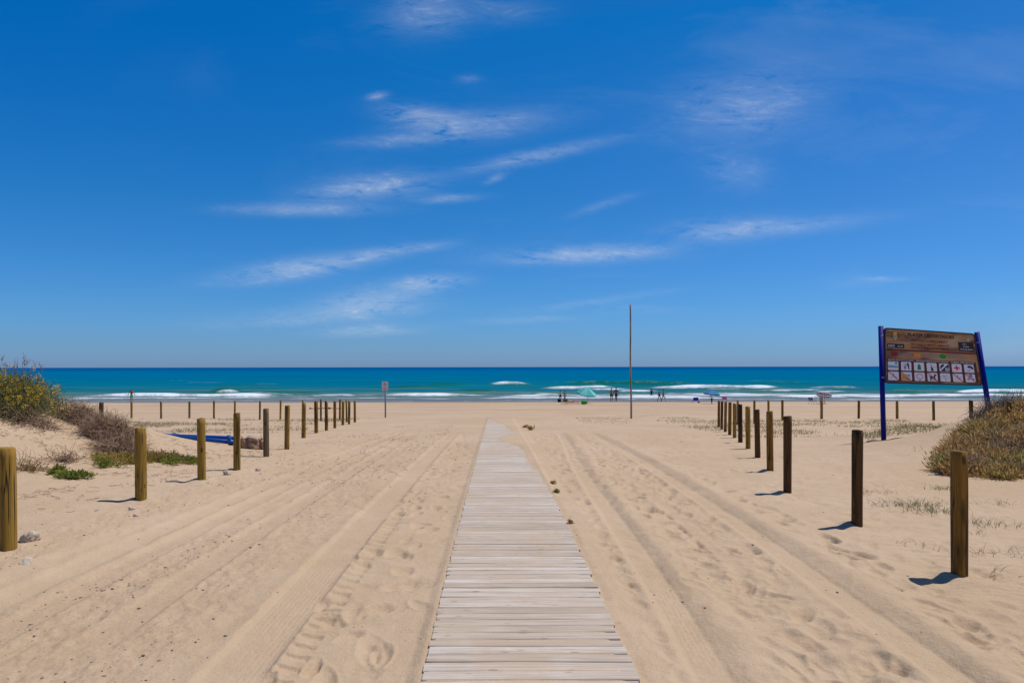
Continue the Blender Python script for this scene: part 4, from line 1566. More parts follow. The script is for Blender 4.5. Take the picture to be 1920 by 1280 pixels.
def tangle(name, loc, rad, n, mat, label, cat, seed=0, seg=.10, K=6, r0=.0032, group=None, curl=.55):
    """a dry bush: nothing but curved interlaced twigs"""
    r_ = np.random.default_rng(seed)
    root = empty(name, loc, label, cat, group)
    x0, y0, z0 = loc
    d = r_.normal(size=(n, 3))
    d[:, 2] = np.abs(d[:, 2])
    d /= np.linalg.norm(d, axis=1, keepdims=True)
    start = d * np.array(rad) * (r_.random((n, 1)) ** .5) * .85
    P = np.zeros((n, K, 3))
    P[:, 0] = start
    dirn = d * .6 + r_.normal(size=(n, 3)) * .8
    for k in range(1, K):
        dirn = dirn / np.linalg.norm(dirn, axis=1, keepdims=True)
        P[:, k] = P[:, k - 1] + dirn * seg * r_.uniform(.5, 1.1, (n, 1))
        dirn = dirn + r_.normal(size=(n, 3)) * curl + np.array([0, 0, -.05])
    fl = H(P[..., 0] + x0, P[..., 1] + y0) - z0
    P[..., 2] = np.maximum(P[..., 2], 0) + fl
    Rr = np.linspace(1.3, .45, K)[None] * r0 * r_.uniform(.7, 1.5, (n, 1))
    tubes('twigs', P, Rr, mat, root)
    m_ = n // 12
    d2 = r_.normal(size=(m_, 3)); d2[:, 2] = np.abs(d2[:, 2])
    d2 /= np.linalg.norm(d2, axis=1, keepdims=True)
    t = np.linspace(0, 1, 5)[None, :, None]
    S = d2[:, None] * np.array(rad) * .9 * t
    S[:, 1:] += r_.normal(size=(m_, 4, 3)) * .03
    S[..., 2] = np.maximum(S[..., 2], 0) + H(S[..., 0] + x0, S[..., 1] + y0) - z0
    tubes('branches', S, np.linspace(2.4, .8, 5)[None] * r0 * np.ones((m_, 1)), mat, root)
    return root


def on_dune(px, Z):
    x = (px - 960) / F * Z
    return (x, Z, Hs(x, Z))


# left dune
shrub('flowering_shrub', on_dune(25, 12.6), (.98, .8, .66), 15000, M['leaf_green'], M['twig_grey'], 'rounded green shrub dotted with yellow flowers on top of the left dune', 'shrub',
      seed=21, leaf_l=(.022, .055), leaf_w=.32, twigs=500, clumps=50, flowers=170, spread=.26)
shrub('flowering_shrub', on_dune(-75, 12.2), (1.1, .8, .78), 9000, M['leaf_green'], M['twig_grey'], 'shrub with yellow flowers cut off by the left edge of the picture', 'shrub',
      seed=22, leaf_l=(.022, .055), leaf_w=.32, twigs=300, clumps=34, flowers=70, spread=.26)
# dead stalks rising behind the flowering shrub
r_ = np.random.default_rng(5)
for i, (sx, sy, ex, ey) in enumerate([(12, 705, 4, 664), (28, 712, 27, 672), (33, 712, 34, 670), (42, 710, 43, 660), (47, 712, 51, 668), (60, 708, 67, 678), (66, 708, 82, 682), (22, 712, 18, 680), (38, 712, 45, 676), (52, 712, 60, 686)]):
    p0, p1 = at(sx, sy + 22, 12.9), at(ex, ey, 12.9)
    K = 7
    t = np.linspace(0, 1, K)[:, None]
    main = np.array(p0)[None] * (1 - t) + np.array(p1)[None] * t + r_.normal(size=(K, 3)) * .008
    L_ = [main]
    for b_ in range(5):
        k = r_.integers(2, K - 1)
        dd = np.array([r_.uniform(-.08, .10), r_.uniform(-.05, .05), r_.uniform(.05, .14)])
        L_.append(main[k][None] + np.linspace(0, 1, K)[:, None] * dd[None])
    Pn = np.array(L_)
    gl_ = Pn[0, 0].copy()
    root = empty('dead_stalk', gl_, ['dead stalk leaning left above the flowering shrub, first from the left', 'second thin dead stalk above the flowering shrub, upright', 'third dead stalk above the flowering shrub, close to the tallest',
                 'tallest dead stalk above the flowering shrub', 'dead stalk just right of the tallest one', 'dead stalk leaning right above the flowering shrub', 'rightmost dead stalk, leaning farthest right',
                 'short dead stalk between first and second tall ones', 'thin dead stalk crossing behind the tallest', 'shortest dead stalk right of the middle'][i], 'dry stalk', 'dead stalks behind the flowering shrub')
    o = tubes('stems', Pn - gl_, np.linspace(.006, .0025, K)[None] * np.ones((6, 1)), M['twig_brown'], root)
tangle('dry_bush', on_dune(150, 13.0), (.40, .36, .26), 900, M['twig_brown'], 'small dark dry bush beside the flowering shrub', 'bush', 31, .08)
tangle('dry_bush', on_dune(208, 12.6), (.50, .42, .36), 1900, M['twig_brown'], 'large round purplish brown dry bush in the middle of the left dune', 'bush', 32, .09)
tangle('dry_bush', on_dune(228, 11.9), (.5, .35, .12), 700, M['twig_brown'], 'low spreading dry twigs below the round dry bush', 'bush', 33, .10)
shrub('low_shrub', on_dune(228, 11.3), (.50, .30, .10), 1800, M['leaf_olive'], M['twig_brown'], 'low yellowish green plant left of the second left post', 'shrub', 'low plants at the foot of the left dune', 41, (.03, .07), .3, 200, 16)
shrub('low_shrub', on_dune(197, 10.9), (.22, .2, .10), 600, M['leaf_fresh'], M['twig_brown'], 'small bright green sprig on the sand left of the low yellowish plant', 'shrub', 'low plants at the foot of the left dune', 42, (.03, .07), .3, 60, 8)
shrub('low_shrub', on_dune(300, 11.9), (.46, .3, .05), 2600, M['leaf_rust'], M['twig_brown'], 'low rusty brown plant right behind the second left post', 'shrub', 'low plants at the foot of the left dune', 43, (.025, .06), .3, 400, 22, straw=500)
shrub('low_shrub', on_dune(330, 11.7), (.34, .30, .08), 2000, M['leaf_fresh'], M['twig_brown'], 'bright green plant at the right tip of the left dune', 'shrub', 'low plants at the foot of the left dune', 44, (.03, .07), .3, 200, 14)
shrub('low_shrub', on_dune(268, 11.6), (.40, .30, .07), 1400, M['leaf_olive'], M['twig_brown'], 'low olive plant behind the second left post', 'shrub', 'low plants at the foot of the left dune', 45, (.03, .06), .3, 200, 14, straw=300)
shrub('low_shrub', on_dune(137, 9.9), (.26, .16, .07), 800, M['leaf_fresh'], M['twig_brown'], 'isolated fresh green plant low on the open sand of the left dune', 'shrub', 'low plants at the foot of the left dune', 46, (.03, .08), .3, 120, 12)
shrub('low_shrub', on_dune(112, 10.1), (.12, .12, .08), 420, M['leaf_fresh'], M['twig_brown'], 'tiny green sprig left of the isolated green plant', 'shrub', 'low plants at the foot of the left dune', 47, (.03, .07), .3, 40, 6)
tangle('dry_bush', on_dune(125, 10.9), (.22, .16, .04), 110, M['twig_brown'], 'flat mat of dry twigs on the bare face of the left dune', 'bush', 34, .09)
tangle('dry_bush', on_dune(40, 12.2), (.8, .2, .08), 300, M['twig_brown'], 'dry brown stems under the flowering shrub', 'bush', 35, .10)
tangle('dry_bush', on_dune(55, 10.2), (.3, .2, .04), 90, M['leaf_straw'], 'thin straw coloured twigs near the left edge of the dune face', 'bush', 36, .09)
litter('twig_litter', 1500, (-10.5, -4.9, 8.2, 14.0), .03, .16, .0028, M['twig_brown'], 5, 'dry twigs and root bits strewn over the left dune face')
litter('twig_litter', 700, (-5.5, -1.8, 7.5, 22.0), .02, .09, .003, M['twig_brown'], 6, 'small dry twig bits on the churned sand left of the boardwalk')

# right dune
RS = [  # px, Z, radii, n, leaf, twig, label, seed
    (1778, 11.4, (.34, .34, .26), 2600, 'leaf_fresh', 'grassy green clump at the left tip of the right dune'),
    (1808, 11.0, (.36, .34, .17), 2400, 'leaf_rust', 'rusty low clump behind the nearest right post'),
    (1800, 12.4, (.46, .45, .30), 3200, 'leaf_rust', 'warm brown clump above the low rusty one on the right dune'),
    (1842, 11.7, (.48, .45, .24), 3600, 'leaf_rust', 'rust brown clump in the middle of the right dune'),
    (1838, 13.2, (.5, .5, .28), 3400, 'leaf_olive', 'olive clump under the right leg of the information board'),
    (1876, 12.5, (.55, .5, .27), 4200, 'leaf_straw', 'pale dry clump high on the right dune'),
    (1862, 10.9, (.34, .3, .15), 1900, 'leaf_olive', 'small olive clump low beside the nearest right post'),
    (1902, 11.3, (.45, .4, .20), 3000, 'leaf_fresh', 'yellow green clump at the right edge, lower slope'),
    (1900, 10.5, (.46, .34, .17), 2600, 'leaf_olive', 'lowest olive clump at the right edge of the picture'),
    (1915, 13.4, (.6, .5, .30), 3800, 'leaf_rust', 'topmost clump on the crest of the right dune'),
    (1950, 12.0, (.7, .6, .30), 3600, 'leaf_rust', 'clump at the right dune cut by the edge of the picture'),
    (1990, 10.9, (.7, .5, .24), 2600, 'leaf_fresh', 'clump just beyond the right edge of the picture'),
]
for i, (px, Z, rad, n, lf, lab) in enumerate(RS):
    shrub('dune_shrub', on_dune(px, Z), (rad[0], rad[1], rad[2] * .85), int(n * .58), M[lf], M['leaf_straw' if i % 2 else 'leaf_rust'], lab, 'shrub', 'mixed shrubs covering the right dune', 60 + i, (.03, .085), .22, 500, 24, straw=n // 2, up=.9)
tangle('dry_bush', on_dune(1815, 11.05), (.35, .3, .14), 600, M['twig_brown'], 'dark dry twigs at the foot of the right dune', 'bush', 37, .09)
tangle('dry_bush', on_dune(1868, 14.0), (.6, .4, .22), 900, M['twig_grey'], 'grey dry twigs along the crest of the right dune', 'bush', 38, .10)
tangle('dry_bush', on_dune(1885, 11.9), (.4, .3, .18), 450, M['twig_brown'], 'dark dry twigs between the clumps at the right edge', 'bush', 39, .10)


# grass
def blades(r_, xs, ys, hmin, hmax, lean=.5, wd=.004, K=4):
    n = len(xs)
    z = H(xs, ys)
    a_ = r_.uniform(0, 6.28, n)
    hh = r_.uniform(hmin, hmax, n)
    ln = r_.uniform(.1, 1, n) * lean
    P = np.zeros((n, K, 3))
    for k in range(K):
        t = k / (K - 1)
        P[:, k, 0] = xs + np.cos(a_) * hh * ln * t ** 1.6
        P[:, k, 1] = ys + np.sin(a_) * hh * ln * t ** 1.6
        P[:, k, 2] = z - .01 + hh * (t - .35 * ln * t * t)
    Rr = np.linspace(1, .25, K)[None] * wd * r_.uniform(.7, 1.3, (n, 1))
    return P, Rr


def tuft(px, py, r, n, hmin, hmax, label, seed, mat='grass', lean=1.3):
    g = ground(px, py)
    r_ = np.random.default_rng(seed)
    xs = g.x + r_.normal(size=n) * r
    ys = g.y + r_.normal(size=n) * r * .7
    P, Rr = blades(r_, xs, ys, hmin, hmax, lean, .0028)
    P -= np.array(g)
    o = tubes('grass_tuft', P, Rr, M[mat])
    o.location = g
    tag(o, label, 'grass tuft', 'sparse grass tufts on the sand at the right')


TUFTS = [(1712, 948, .20, 170, .05, .14, 'largest pale green grass patch left of the nearest right post'), (1745, 960, .14, 110, .05, .12, 'grass patch touching the largest one on its right'),
         (1765, 918, .10, 50, .05, .12, 'grass tuft above the largest grass patch'), (1640, 925, .11, 28, .05, .12, 'thin dry tuft right of the second right post'),
         (1850, 985, .10, 40, .06, .14, 'tuft right of the nearest post, halfway down'), (1828, 1000, .06, 8, .05, .11, 'few blades just right of the nearest post'),
         (1848, 1040, .07, 12, .05, .13, 'lower tuft right of the nearest post'), (1905, 1040, .06, 9, .05, .12, 'tuft of few blades near the right edge'),
         (1885, 1075, .08, 10, .04, .10, 'lowest thin tuft near the right edge'), (1690, 1020, .05, 5, .04, .08, 'two or three blades below the largest patch'),
         (1735, 1025, .06, 7, .04, .09, 'small tuft left of the nearest post, lowest'), (1875, 945, .11, 18, .05, .12, 'tuft between nearest post and lowest dune clump'),
         (1715, 845, .10, 8, .06, .16, 'few tall dry blades right of the left board leg'), (1700, 815, .10, 8, .06, .14, 'dry blades on the smooth sand under the information board'),
         (1905, 990, .1, 12, .05, .12, 'sparse tuft by the right edge below the dune')]
for i, (px, py, r, n, a_, b_, lab) in enumerate(TUFTS):
    tuft(px, py, r, n, a_, b_, lab, 200 + i, 'grass_pale' if i % 3 or i < 3 else 'leaf_straw')
# small weeds along the boardwalk
for i, (px, py, rad, lab, mt) in enumerate([(1044, 927, .05, 'small green weed at the right edge of the boardwalk, largest there', 'leaf_fresh'), (1038, 909, .05, 'little reddish weed just above the green one by the boardwalk', 'leaf_rust'),
                                        (1069, 985, .025, 'tiny green sprig at the right edge of the boardwalk', 'leaf_fresh'), (997, 806, .16, 'yellowish weed patch by the far right edge of the boardwalk', 'leaf_olive'),
                                        (985, 802, .12, 'dark weed tip at the far right edge of the boardwalk', 'leaf_olive')]):
    g = ground(px, py)
    shrub('small_weed', (g.x, g.y, g.z), (rad * 1.0, rad * .8, rad * .6), 150, M[mt], M['twig_brown'], lab, 'weed', 'weeds beside the boardwalk', 300 + i, (rad * .3, rad * .6), .35, 20, 6)


def far_grass(name, n, region, seed, label, thr=.55, hmin=.04, hmax=.16, mat='grass', sc=.5):
    r_ = np.random.default_rng(seed)
    x = r_.uniform(region[0], region[1], n)
    y = r_.uniform(region[2], region[3], n)
    k = vn(x * sc, y * sc * 2.2, seed) + .25 * fbm(x * 2, y * 3, seed + 1, 2) > thr
    P, Rr = blades(r_, x[k], y[k], hmin, hmax, 1.2, .006, 3)
    o = tubes(name, P, Rr, M[mat])
    tag(o, label, 'grass', kind='stuff')


far_grass('dune_grass', 16000, (-24, -7.2, 22, 33), 1, 'sparse low grass in front of the left cross row', .60)
far_grass('dune_grass', 15000, (6.5, 26, 19.5, 31), 2, 'low grass strips around the right cross row', .60)
far_grass('dune_grass', 2600, (3, 9, 28, 36), 3, 'faint low grass around the foot of the bare pole', .55, .03, .09)
far_grass('dune_grass', 700, (9.2, 12.0, 17.6, 18.6), 4, 'grass fringe along the little sand ridge', .2, .06, .2)
# branch lying at the foot of the board's left leg
bl = at(1657, 838, 16.7)
mb = MB()
pts = []
for i in range(14):
    t = i / 13
    x_ = bl.x - .55 + 1.0 * t
    pts.append((x_, 16.45 + .03 * math.sin(t * 8), Hs(x_, 16.45) + .018 + .012 * math.sin(t * 11)))
mb.tube(pts, [.014 + .004 * math.sin(i) for i in range(14)], 6)
o = mb.build('dry_branch', M['twig_grey'], None, True)
tag(o, 'thin grey dry branch on the sand at the foot of the information board', 'branch')


# ------------------------------------------------------------------ people
def skin_mesh(joints, bones, sub=1):
    bmh = bmesh.new()
    lay = bmh.verts.layers.skin.verify()
    names = list(joints)
    vd = {}
    for k_ in names:
        p, r = joints[k_]
        v = bmh.verts.new(p)
        if not hasattr(r, '__len__'): r = (r, r)
        v[lay].radius = r
        vd[k_] = v
    vd[names[0]][lay].use_root = True
    for a_, b_ in bones:
        bmh.edges.new((vd[a_], vd[b_]))
    me = bpy.data.meshes.new('sk')
    bmh.to_mesh(me)
    bmh.free()
    o = bpy.data.objects.new('sk', me)
    C.objects.link(o)
    o.modifiers.new('s', 'SKIN')
    if sub:
        m_ = o.modifiers.new('u', 'SUBSURF')
        m_.levels = m_.render_levels = sub
    bpy.context.view_layer.update()
    out = bpy.data.meshes.new_from_object(o.evaluated_get(bpy.context.evaluated_depsgraph_get()))
    bpy.data.objects.remove(o)
    out.materials.clear()
    return out


def V3(*a): return Vector(a)


def pose_stand(step=0.0, arm=.12, lean=0):
    """joint map of a 1.70 m figure facing -Y at the origin"""
    J = {}
    J['pelvis'] = V3(0, 0, .92)
    J['waist'] = V3(0, -lean * .1, 1.06)
    J['chest'] = V3(0, -lean * .3, 1.28)
    J['neck'] = V3(0, -lean * .45, 1.44)
    J['head'] = V3(0, -lean * .5 - .01, 1.50)
    for s, n_ in ((-1, 'l'), (1, 'r')):
        st = step * s
        J['hip' + n_] = V3(.09 * s, 0, .88)
        J['knee' + n_] = V3(.10 * s, -st * .5 - .02, .48)
        J['ank' + n_] = V3(.10 * s, -st * .9 + (.0 if st >= 0 else .05), .08)
        J['toe' + n_] = V3(.11 * s, -st * .9 - .13, .03)
        J['sho' + n_] = V3(.17 * s, -lean * .4, 1.39)
        J['elb' + n_] = V3(.17 * s + arm * s * .7, st * .4 - lean * .3, 1.12)
        J['wri' + n_] = V3(.17 * s + arm * s, st * .75 - .05 - lean * .2, .88)
    return J


def pose_sit():
    J = pose_stand()
    for k_ in ('pelvis', 'waist', 'chest', 'neck', 'head'): J[k_] = J[k_] + V3(0, .05, -.52)
    for s, n_ in ((-1, 'l'), (1, 'r')):
        for k_ in ('hip', 'sho'): J[k_ + n_] = J[k_ + n_] + V3(0, .05, -.52)
        J['knee' + n_] = V3(.12 * s, -.38, .44)
        J['ank' + n_] = V3(.12 * s, -.50, .08)
        J['toe' + n_] = V3(.13 * s, -.63, .04)
        J['elb' + n_] = V3(.24 * s, -.08, .64)
        J['wri' + n_] = V3(.16 * s, -.28, .56)
    return J


def pose_lie():
    """propped on the elbows with the legs stretched towards +X"""
    J = {'pelvis': V3(0, 0, .12), 'waist': V3(-.16, 0, .16), 'chest': V3(-.38, 0, .27), 'neck': V3(-.52, 0, .38), 'head': V3(-.55, 0, .44)}
    for s, n_ in ((-1, 'l'), (1, 'r')):
        J['hip' + n_] = V3(.05, .09 * s, .11)
        J['knee' + n_] = V3(.45, .11 * s, .30 if s < 0 else .12)
        J['ank' + n_] = V3(.80, .12 * s, .07)
        J['toe' + n_] = V3(.88, .12 * s, .14)
        J['sho' + n_] = V3(-.48, .17 * s, .33)
        J['elb' + n_] = V3(-.56, .24 * s, .07)
        J['wri' + n_] = V3(-.36, .26 * s, .05)
    return J


def person(loc, J, rotz, skin, hairc, clothes, label, scale=1.0, group=None):
    root = empty('person', loc, label, 'person', group)
    root.rotation_euler = (0, 0, rotz)
    root.scale = (scale,) * 3
    rad = dict(pelvis=(.135, .10), waist=(.125, .09), chest=(.155, .10), neck=(.055, .055), head=(.055, .055))
    jm = {k_: (J[k_], rad[k_]) for k_ in ('pelvis', 'waist', 'chest', 'neck', 'head')}
    bones = [('pelvis', 'waist'), ('waist', 'chest'), ('chest', 'neck'), ('neck', 'head')]
    for n_ in 'lr':
        jm['hip' + n_] = (J['hip' + n_], .09)
        jm['knee' + n_] = (J['knee' + n_], .055)
        jm['calf' + n_] = (J['knee' + n_].lerp(J['ank' + n_], .3), .055)
        jm['ank' + n_] = (J['ank' + n_], .035)
        jm['toe' + n_] = (J['toe' + n_], .03)
        jm['sho' + n_] = (J['sho' + n_], .052)
        jm['elb' + n_] = (J['elb' + n_], .038)
        jm['wri' + n_] = (J['wri' + n_], .026)
        dr = (J['wri' + n_] - J['elb' + n_]).normalized()
        jm['palm' + n_] = (J['wri' + n_] + dr * .08, (.036, .018))
        bones += [('pelvis', 'hip' + n_), ('hip' + n_, 'knee' + n_), ('knee' + n_, 'calf' + n_), ('calf' + n_, 'ank' + n_), ('ank' + n_, 'toe' + n_),
                  ('chest', 'sho' + n_), ('sho' + n_, 'elb' + n_), ('elb' + n_, 'wri' + n_), ('wri' + n_, 'palm' + n_)]
    me = skin_mesh(jm, bones)
    mb = MB()
    # head with nose and ears, fingers and thumbs, joined into the body mesh
    hd = J['head']
    up = (J['neck'] - J['chest']).normalized()
    hc = hd + up * .115
    fw = V3(0, -1, 0) if abs(up.z) > .5 else V3(1, 0, .2)
    mb.ball(hc, (.077, .092, .115), 14, 10)
    mb.ball(hc + fw * .093 - up * .015, (.014, .018, .022), 6, 5)
    for s in (-1, 1): mb.ball(hc + V3(.079 * s, .005, -.005), (.012, .02, .028), 6, 5)
    for n_ in 'lr':
        w0, e0 = J['wri' + n_], J['elb' + n_]
        dr = (w0 - e0).normalized()
        sd = dr.cross(V3(1, 0, 0)).normalized()
        if sd.length < .5: sd = V3(0, 1, 0)
        pm = w0 + dr * .085
        for q in range(4):
            b0 = pm + sd * (.026 - .017 * q)
            ln_ = (.062, .072, .068, .052)[q]
            cv = dr.cross(sd) * .012
            mb.tube([b0, b0 + dr * ln_ * .5 + cv * .4, b0 + dr * ln_ + cv * 1.6], [.0085, .008, .006], 6)
        b0 = w0 + dr * .03 + sd * .03
        mb.tube([b0, b0 + dr * .03 + sd * .02, b0 + dr * .062 + sd * .024], [.010, .009, .007], 6)
    m2 = bpy.data.meshes.new('h')
    m2.from_pydata(mb.v, [], mb.f)
    bmh = bmesh.new()
    bmh.from_mesh(me)
    bmh.from_mesh(m2)
    out = bpy.data.meshes.new('body')
    bmh.to_mesh(out)
    bmh.free()
    link_mesh('body', out, plain('skin', skin, .55, .3, var=.06), root, True)
    mb = MB()
    mb.ball(hc + up * .022 - fw * .016, (.084, .098, .108), 14, 9)
    # cut the face side free by keeping hair behind a slanted plane
    vs = [Vector(v) for v in mb.v]
    keep = [i for i, v in enumerate(vs) if (v - hc).dot(fw) < .055 + .5 * max(0, (v - hc).dot(up))]
    ks = set(keep)
    fs = [f_ for f_ in mb.f if all(i in ks for i in f_)]
    hm = bpy.data.meshes.new('hair')
    hm.from_pydata(mb.v, [], fs)
    link_mesh('hair', hm, plain('hair', hairc, .7, .3, var=.2), root, True)
    mb = MB()
    for s in (-1, 1):
        side_ = fw.cross(up).normalized()
        mb.ball(hc + fw * .085 + side_ * .03 * s + up * .012, .011, 6, 5)
    mb.build('eyes', M['signblack'], None, True).parent = root
    for kind_, col in clothes:
        if kind_ in ('shorts', 'trousers', 'skirt'):
            jm = {'pelvis': (J['pelvis'] + up * .04, (.15, .118))}
            bn = []
            for n_ in 'lr':
                e_ = {'shorts': .62, 'trousers': 1.0, 'skirt': .8}[kind_]
                jm['h' + n_] = (J['hip' + n_], .108)
                jm['k' + n_] = (J['hip' + n_].lerp(J['knee' + n_], e_), .088 if kind_ != 'trousers' else .07)
                bn += [('pelvis', 'h' + n_), ('h' + n_, 'k' + n_)]
                if kind_ == 'trousers':
                    jm['a' + n_] = (J['knee' + n_].lerp(J['ank' + n_], .9), .055)
                    bn += [('k' + n_, 'a' + n_)]
        elif kind_ == 'briefs':
            jm = {'pelvis': (J['pelvis'] + up * .03, (.146, .114)), 'c': (J['pelvis'] - up * .08, (.12, .10))}
            bn = [('pelvis', 'c')]
        elif kind_ == 'bikini_top':
            jm = {'a': (J['chest'] + up * .01, (.166, .116)), 'b': (J['chest'] - up * .07, (.156, .112))}
            bn = [('a', 'b')]
        else:   # shirt, swimsuit
            jm = {'waist': (J['waist'] - up * .04, (.142, .112)), 'chest': (J['chest'], (.168, .118)), 'neck': (J['chest'].lerp(J['neck'], .55), (.10, .08))}
            bn = [('waist', 'chest'), ('chest', 'neck')]
            if kind_ == 'swimsuit':
                jm['p'] = (J['pelvis'] - up * .02, (.148, .116))
                bn += [('waist', 'p')]
            if kind_ == 'shirt':
                for n_ in 'lr':
                    jm['s' + n_] = (J['sho' + n_], .068)
                    jm['e' + n_] = (J['sho' + n_].lerp(J['elb' + n_], .6), .056)
                    bn += [('chest', 's' + n_), ('s' + n_, 'e' + n_)]
        link_mesh(kind_, skin_mesh(jm, bn), plain('cloth_' + kind_, col, .85, .1, var=.12), root, True)
    return root


TAN, TAN2, PALE = (.36, .19, .11), (.25, .125, .07), (.48, .28, .19)
DK = (.02, .014, .01)


def spot(px, py): return ground(px, py)


def psize(g, px_h): return px_h / F * g.y / 1.70


g = spot(246.5, 753.3); person(g, pose_stand(.10, .22), R(15), TAN2, DK, [('shirt', (.55, .05, .07)), ('shorts', (.03, .62, .12))], 'person in red top and bright green shorts standing at the water far left', psize(g, 24))
g = spot(1050.5, 752.6); person(g, pose_stand(.05, .12), R(170), PALE, DK, [('shirt', (.62, .6, .62)), ('shorts', (.015, .015, .04))], 'person in pale top and black shorts standing left of the turquoise parasol', psize(g, 20.5))
g = spot(1059, 752.2); person(g, pose_stand(.08, .14), R(-160), TAN, DK, [('bikini_top', (.10, .12, .20)), ('briefs', (.08, .09, .16))], 'person in dark swimwear standing second from left at the turquoise parasol', psize(g, 20))
g = spot(1067, 755.2); person(g + V3(.2, 0, 0), pose_lie(), R(0), PALE, DK, [('briefs', (.5, .03, .06)), ('bikini_top', (.5, .03, .06))], 'person in red swimwear lying on a red towel by the green chair', 1.0)
g = spot(1146.5, 753.2); person(g, pose_stand(.06, .10), R(20), TAN, (.05, .03, .02), [('bikini_top', (.5, .10, .14)), ('shorts', (.03, .04, .07))], 'person in pink top and dark shorts, left one of the standing pair', psize(g, 26))
g = spot(1155.2, 753.4); person(g, pose_stand(.20, .14), R(-30), TAN2, DK, [('shirt', (.09, .11, .14)), ('shorts', (.05, .09, .11))], 'person in grey clothes mid-stride, right one of the standing pair', psize(g, 26.6))
g = V3((1221.5 - 960) / F * 97, 97, SEA_Z - .62); person(g, pose_stand(0, .10), R(175), TAN, DK, [('swimsuit', (.012, .02, .10))], 'person in dark swimsuit wading hip deep in the sea', 1.0)
g = spot(1236.3, 752.0); person(g, pose_stand(.30, .10), R(80), TAN, (.12, .10, .09), [('shirt', (.26, .28, .36)), ('shorts', (.10, .14, .2))], 'person in grey blue clothes walking, left one of the walking pair', psize(g, 23))
g = spot(1243.8, 752.6); person(g, pose_stand(.32, .14), R(70), TAN2, DK, [('briefs', (.30, .03, .03)), ('shirt', (.20, .19, .22))], 'person in grey top and red briefs walking, right one of the walking pair', psize(g, 23))
g = spot(1334.5, 757.2); person(g, pose_stand(.14, .26, .5), R(-50), TAN2, DK, [('shirt', (.72, .74, .74)), ('trousers', (.03, .06, .12))], 'person in white shirt and dark trousers under the blue parasol', psize(g, 18))


# ------------------------------------------------------------------ beach furniture
def parasol(px, py_base, py_rim, py_top, wpx, ca, cb, label, tilt=(0, 0), stripes=False, name='parasol', hubx=0):
    g = spot(px, py_base)
    Z = g.y
    s = Z / F
    root = empty(name, g, label, 'parasol')
    hgt = (py_base - py_top) * s
    r = wpx * s / 2
    drop = (py_rim - py_top) * s
    top = Vector((hubx * s, 0, hgt))
    E = Euler((R(tilt[0]), R(tilt[1]), 0)).to_matrix()
    mb = MB()
    mb.tube([(0, 0, -.3), (hubx * s * .6, 0, hgt * .6), top], .018, 8)
    o = mb.build('pole', M['steel'], None, True)
    o.parent = root
    mb = MB()
    nrib = 8
    rings = 5
    per = 4
    vs, fs, mi = [], [], []
    N = nrib * per
    vs.append(top + E @ Vector((0, 0, .0)))
    for k in range(1, rings + 1):
        t = k / rings
        for j in range(N):
            a_ = 2 * math.pi * j / N
            sc_ = 1 - .05 * math.sin(math.pi * (j % per) / per) * t
            sag = .03 * math.sin(math.pi * (j % per) / per) * t
            vs.append(top + E @ Vector((r * t * sc_ * math.cos(a_), r * t * sc_ * math.sin(a_), -drop * t ** 1.25 - sag * drop)))
    for j in range(N):
        fs.append((0, 1 + j, 1 + (j + 1) % N)); mi.append((j // per) % 2)
    for k in range(rings - 1):
        for j in range(N):
            a0 = 1 + k * N
            fs.append((a0 + j, a0 + N + j, a0 + N + (j + 1) % N, a0 + (j + 1) % N))
            mi.append(((k + 1) % 2) if stripes else (j // per) % 2)
    # hanging valance
    b0 = len(vs)
    for j in range(N):
        p = vs[1 + (rings - 1) * N + j]
        vs.append(p + E @ Vector((0, 0, -.10)))
    for j in range(N):
        a0 = 1 + (rings - 1) * N
        fs.append((a0 + j, b0 + j, b0 + (j + 1) % N, a0 + (j + 1) % N)); mi.append(1 if stripes else (j // per) % 2)
    me = bpy.data.meshes.new('canopy')
    me.from_pydata([tuple(v) for v in vs], [], fs)
    o = link_mesh('canopy', me, [leaf_mat('canopy_a', [ca, ca], .8, .35), leaf_mat('canopy_b', [cb, cb], .8, .35)], root)
    me.polygons.foreach_set('material_index', mi)
    m_ = o.modifiers.new('thick', 'SOLIDIFY')
    m_.thickness = .006
    for q in range(nrib):
        a_ = 2 * math.pi * q / nrib
        mb = MB()
        mb.tube([top + E @ Vector((.02 * math.cos(a_), .02 * math.sin(a_), -.03)), top + E @ Vector((r * .6 * math.cos(a_), r * .6 * math.sin(a_), -drop * .55 - .02)), top + E @ Vector((r * .98 * math.cos(a_), r * .98 * math.sin(a_), -drop * 1.0 - .015))], .006, 5)
        mb.build('rib', M['steel'], None).parent = root
    mb = MB()
    mb.tube([top, top + E @ Vector((0, 0, .07))], [.02, .008], 8)
    mb.build('finial', M['steel'], None).parent = root
    return root


parasol(1101, 756, 737, 726.5, 38, (.10, .52, .50), (.22, .70, .66), 'turquoise parasol with a paler panel beside the green bag', (14, 8))
parasol(1335, 757, 737.5, 731.5, 31, (.05, .22, .48), (.08, .28, .52), 'flat blue parasol over the person in a white shirt', (4, 4))
parasol(1546, 757, 739.5, 732.5, 27, (.78, .76, .80), (.30, .28, .42), 'white parasol with thin stripes, tilted, behind the folding chairs', (-16, 14), True)


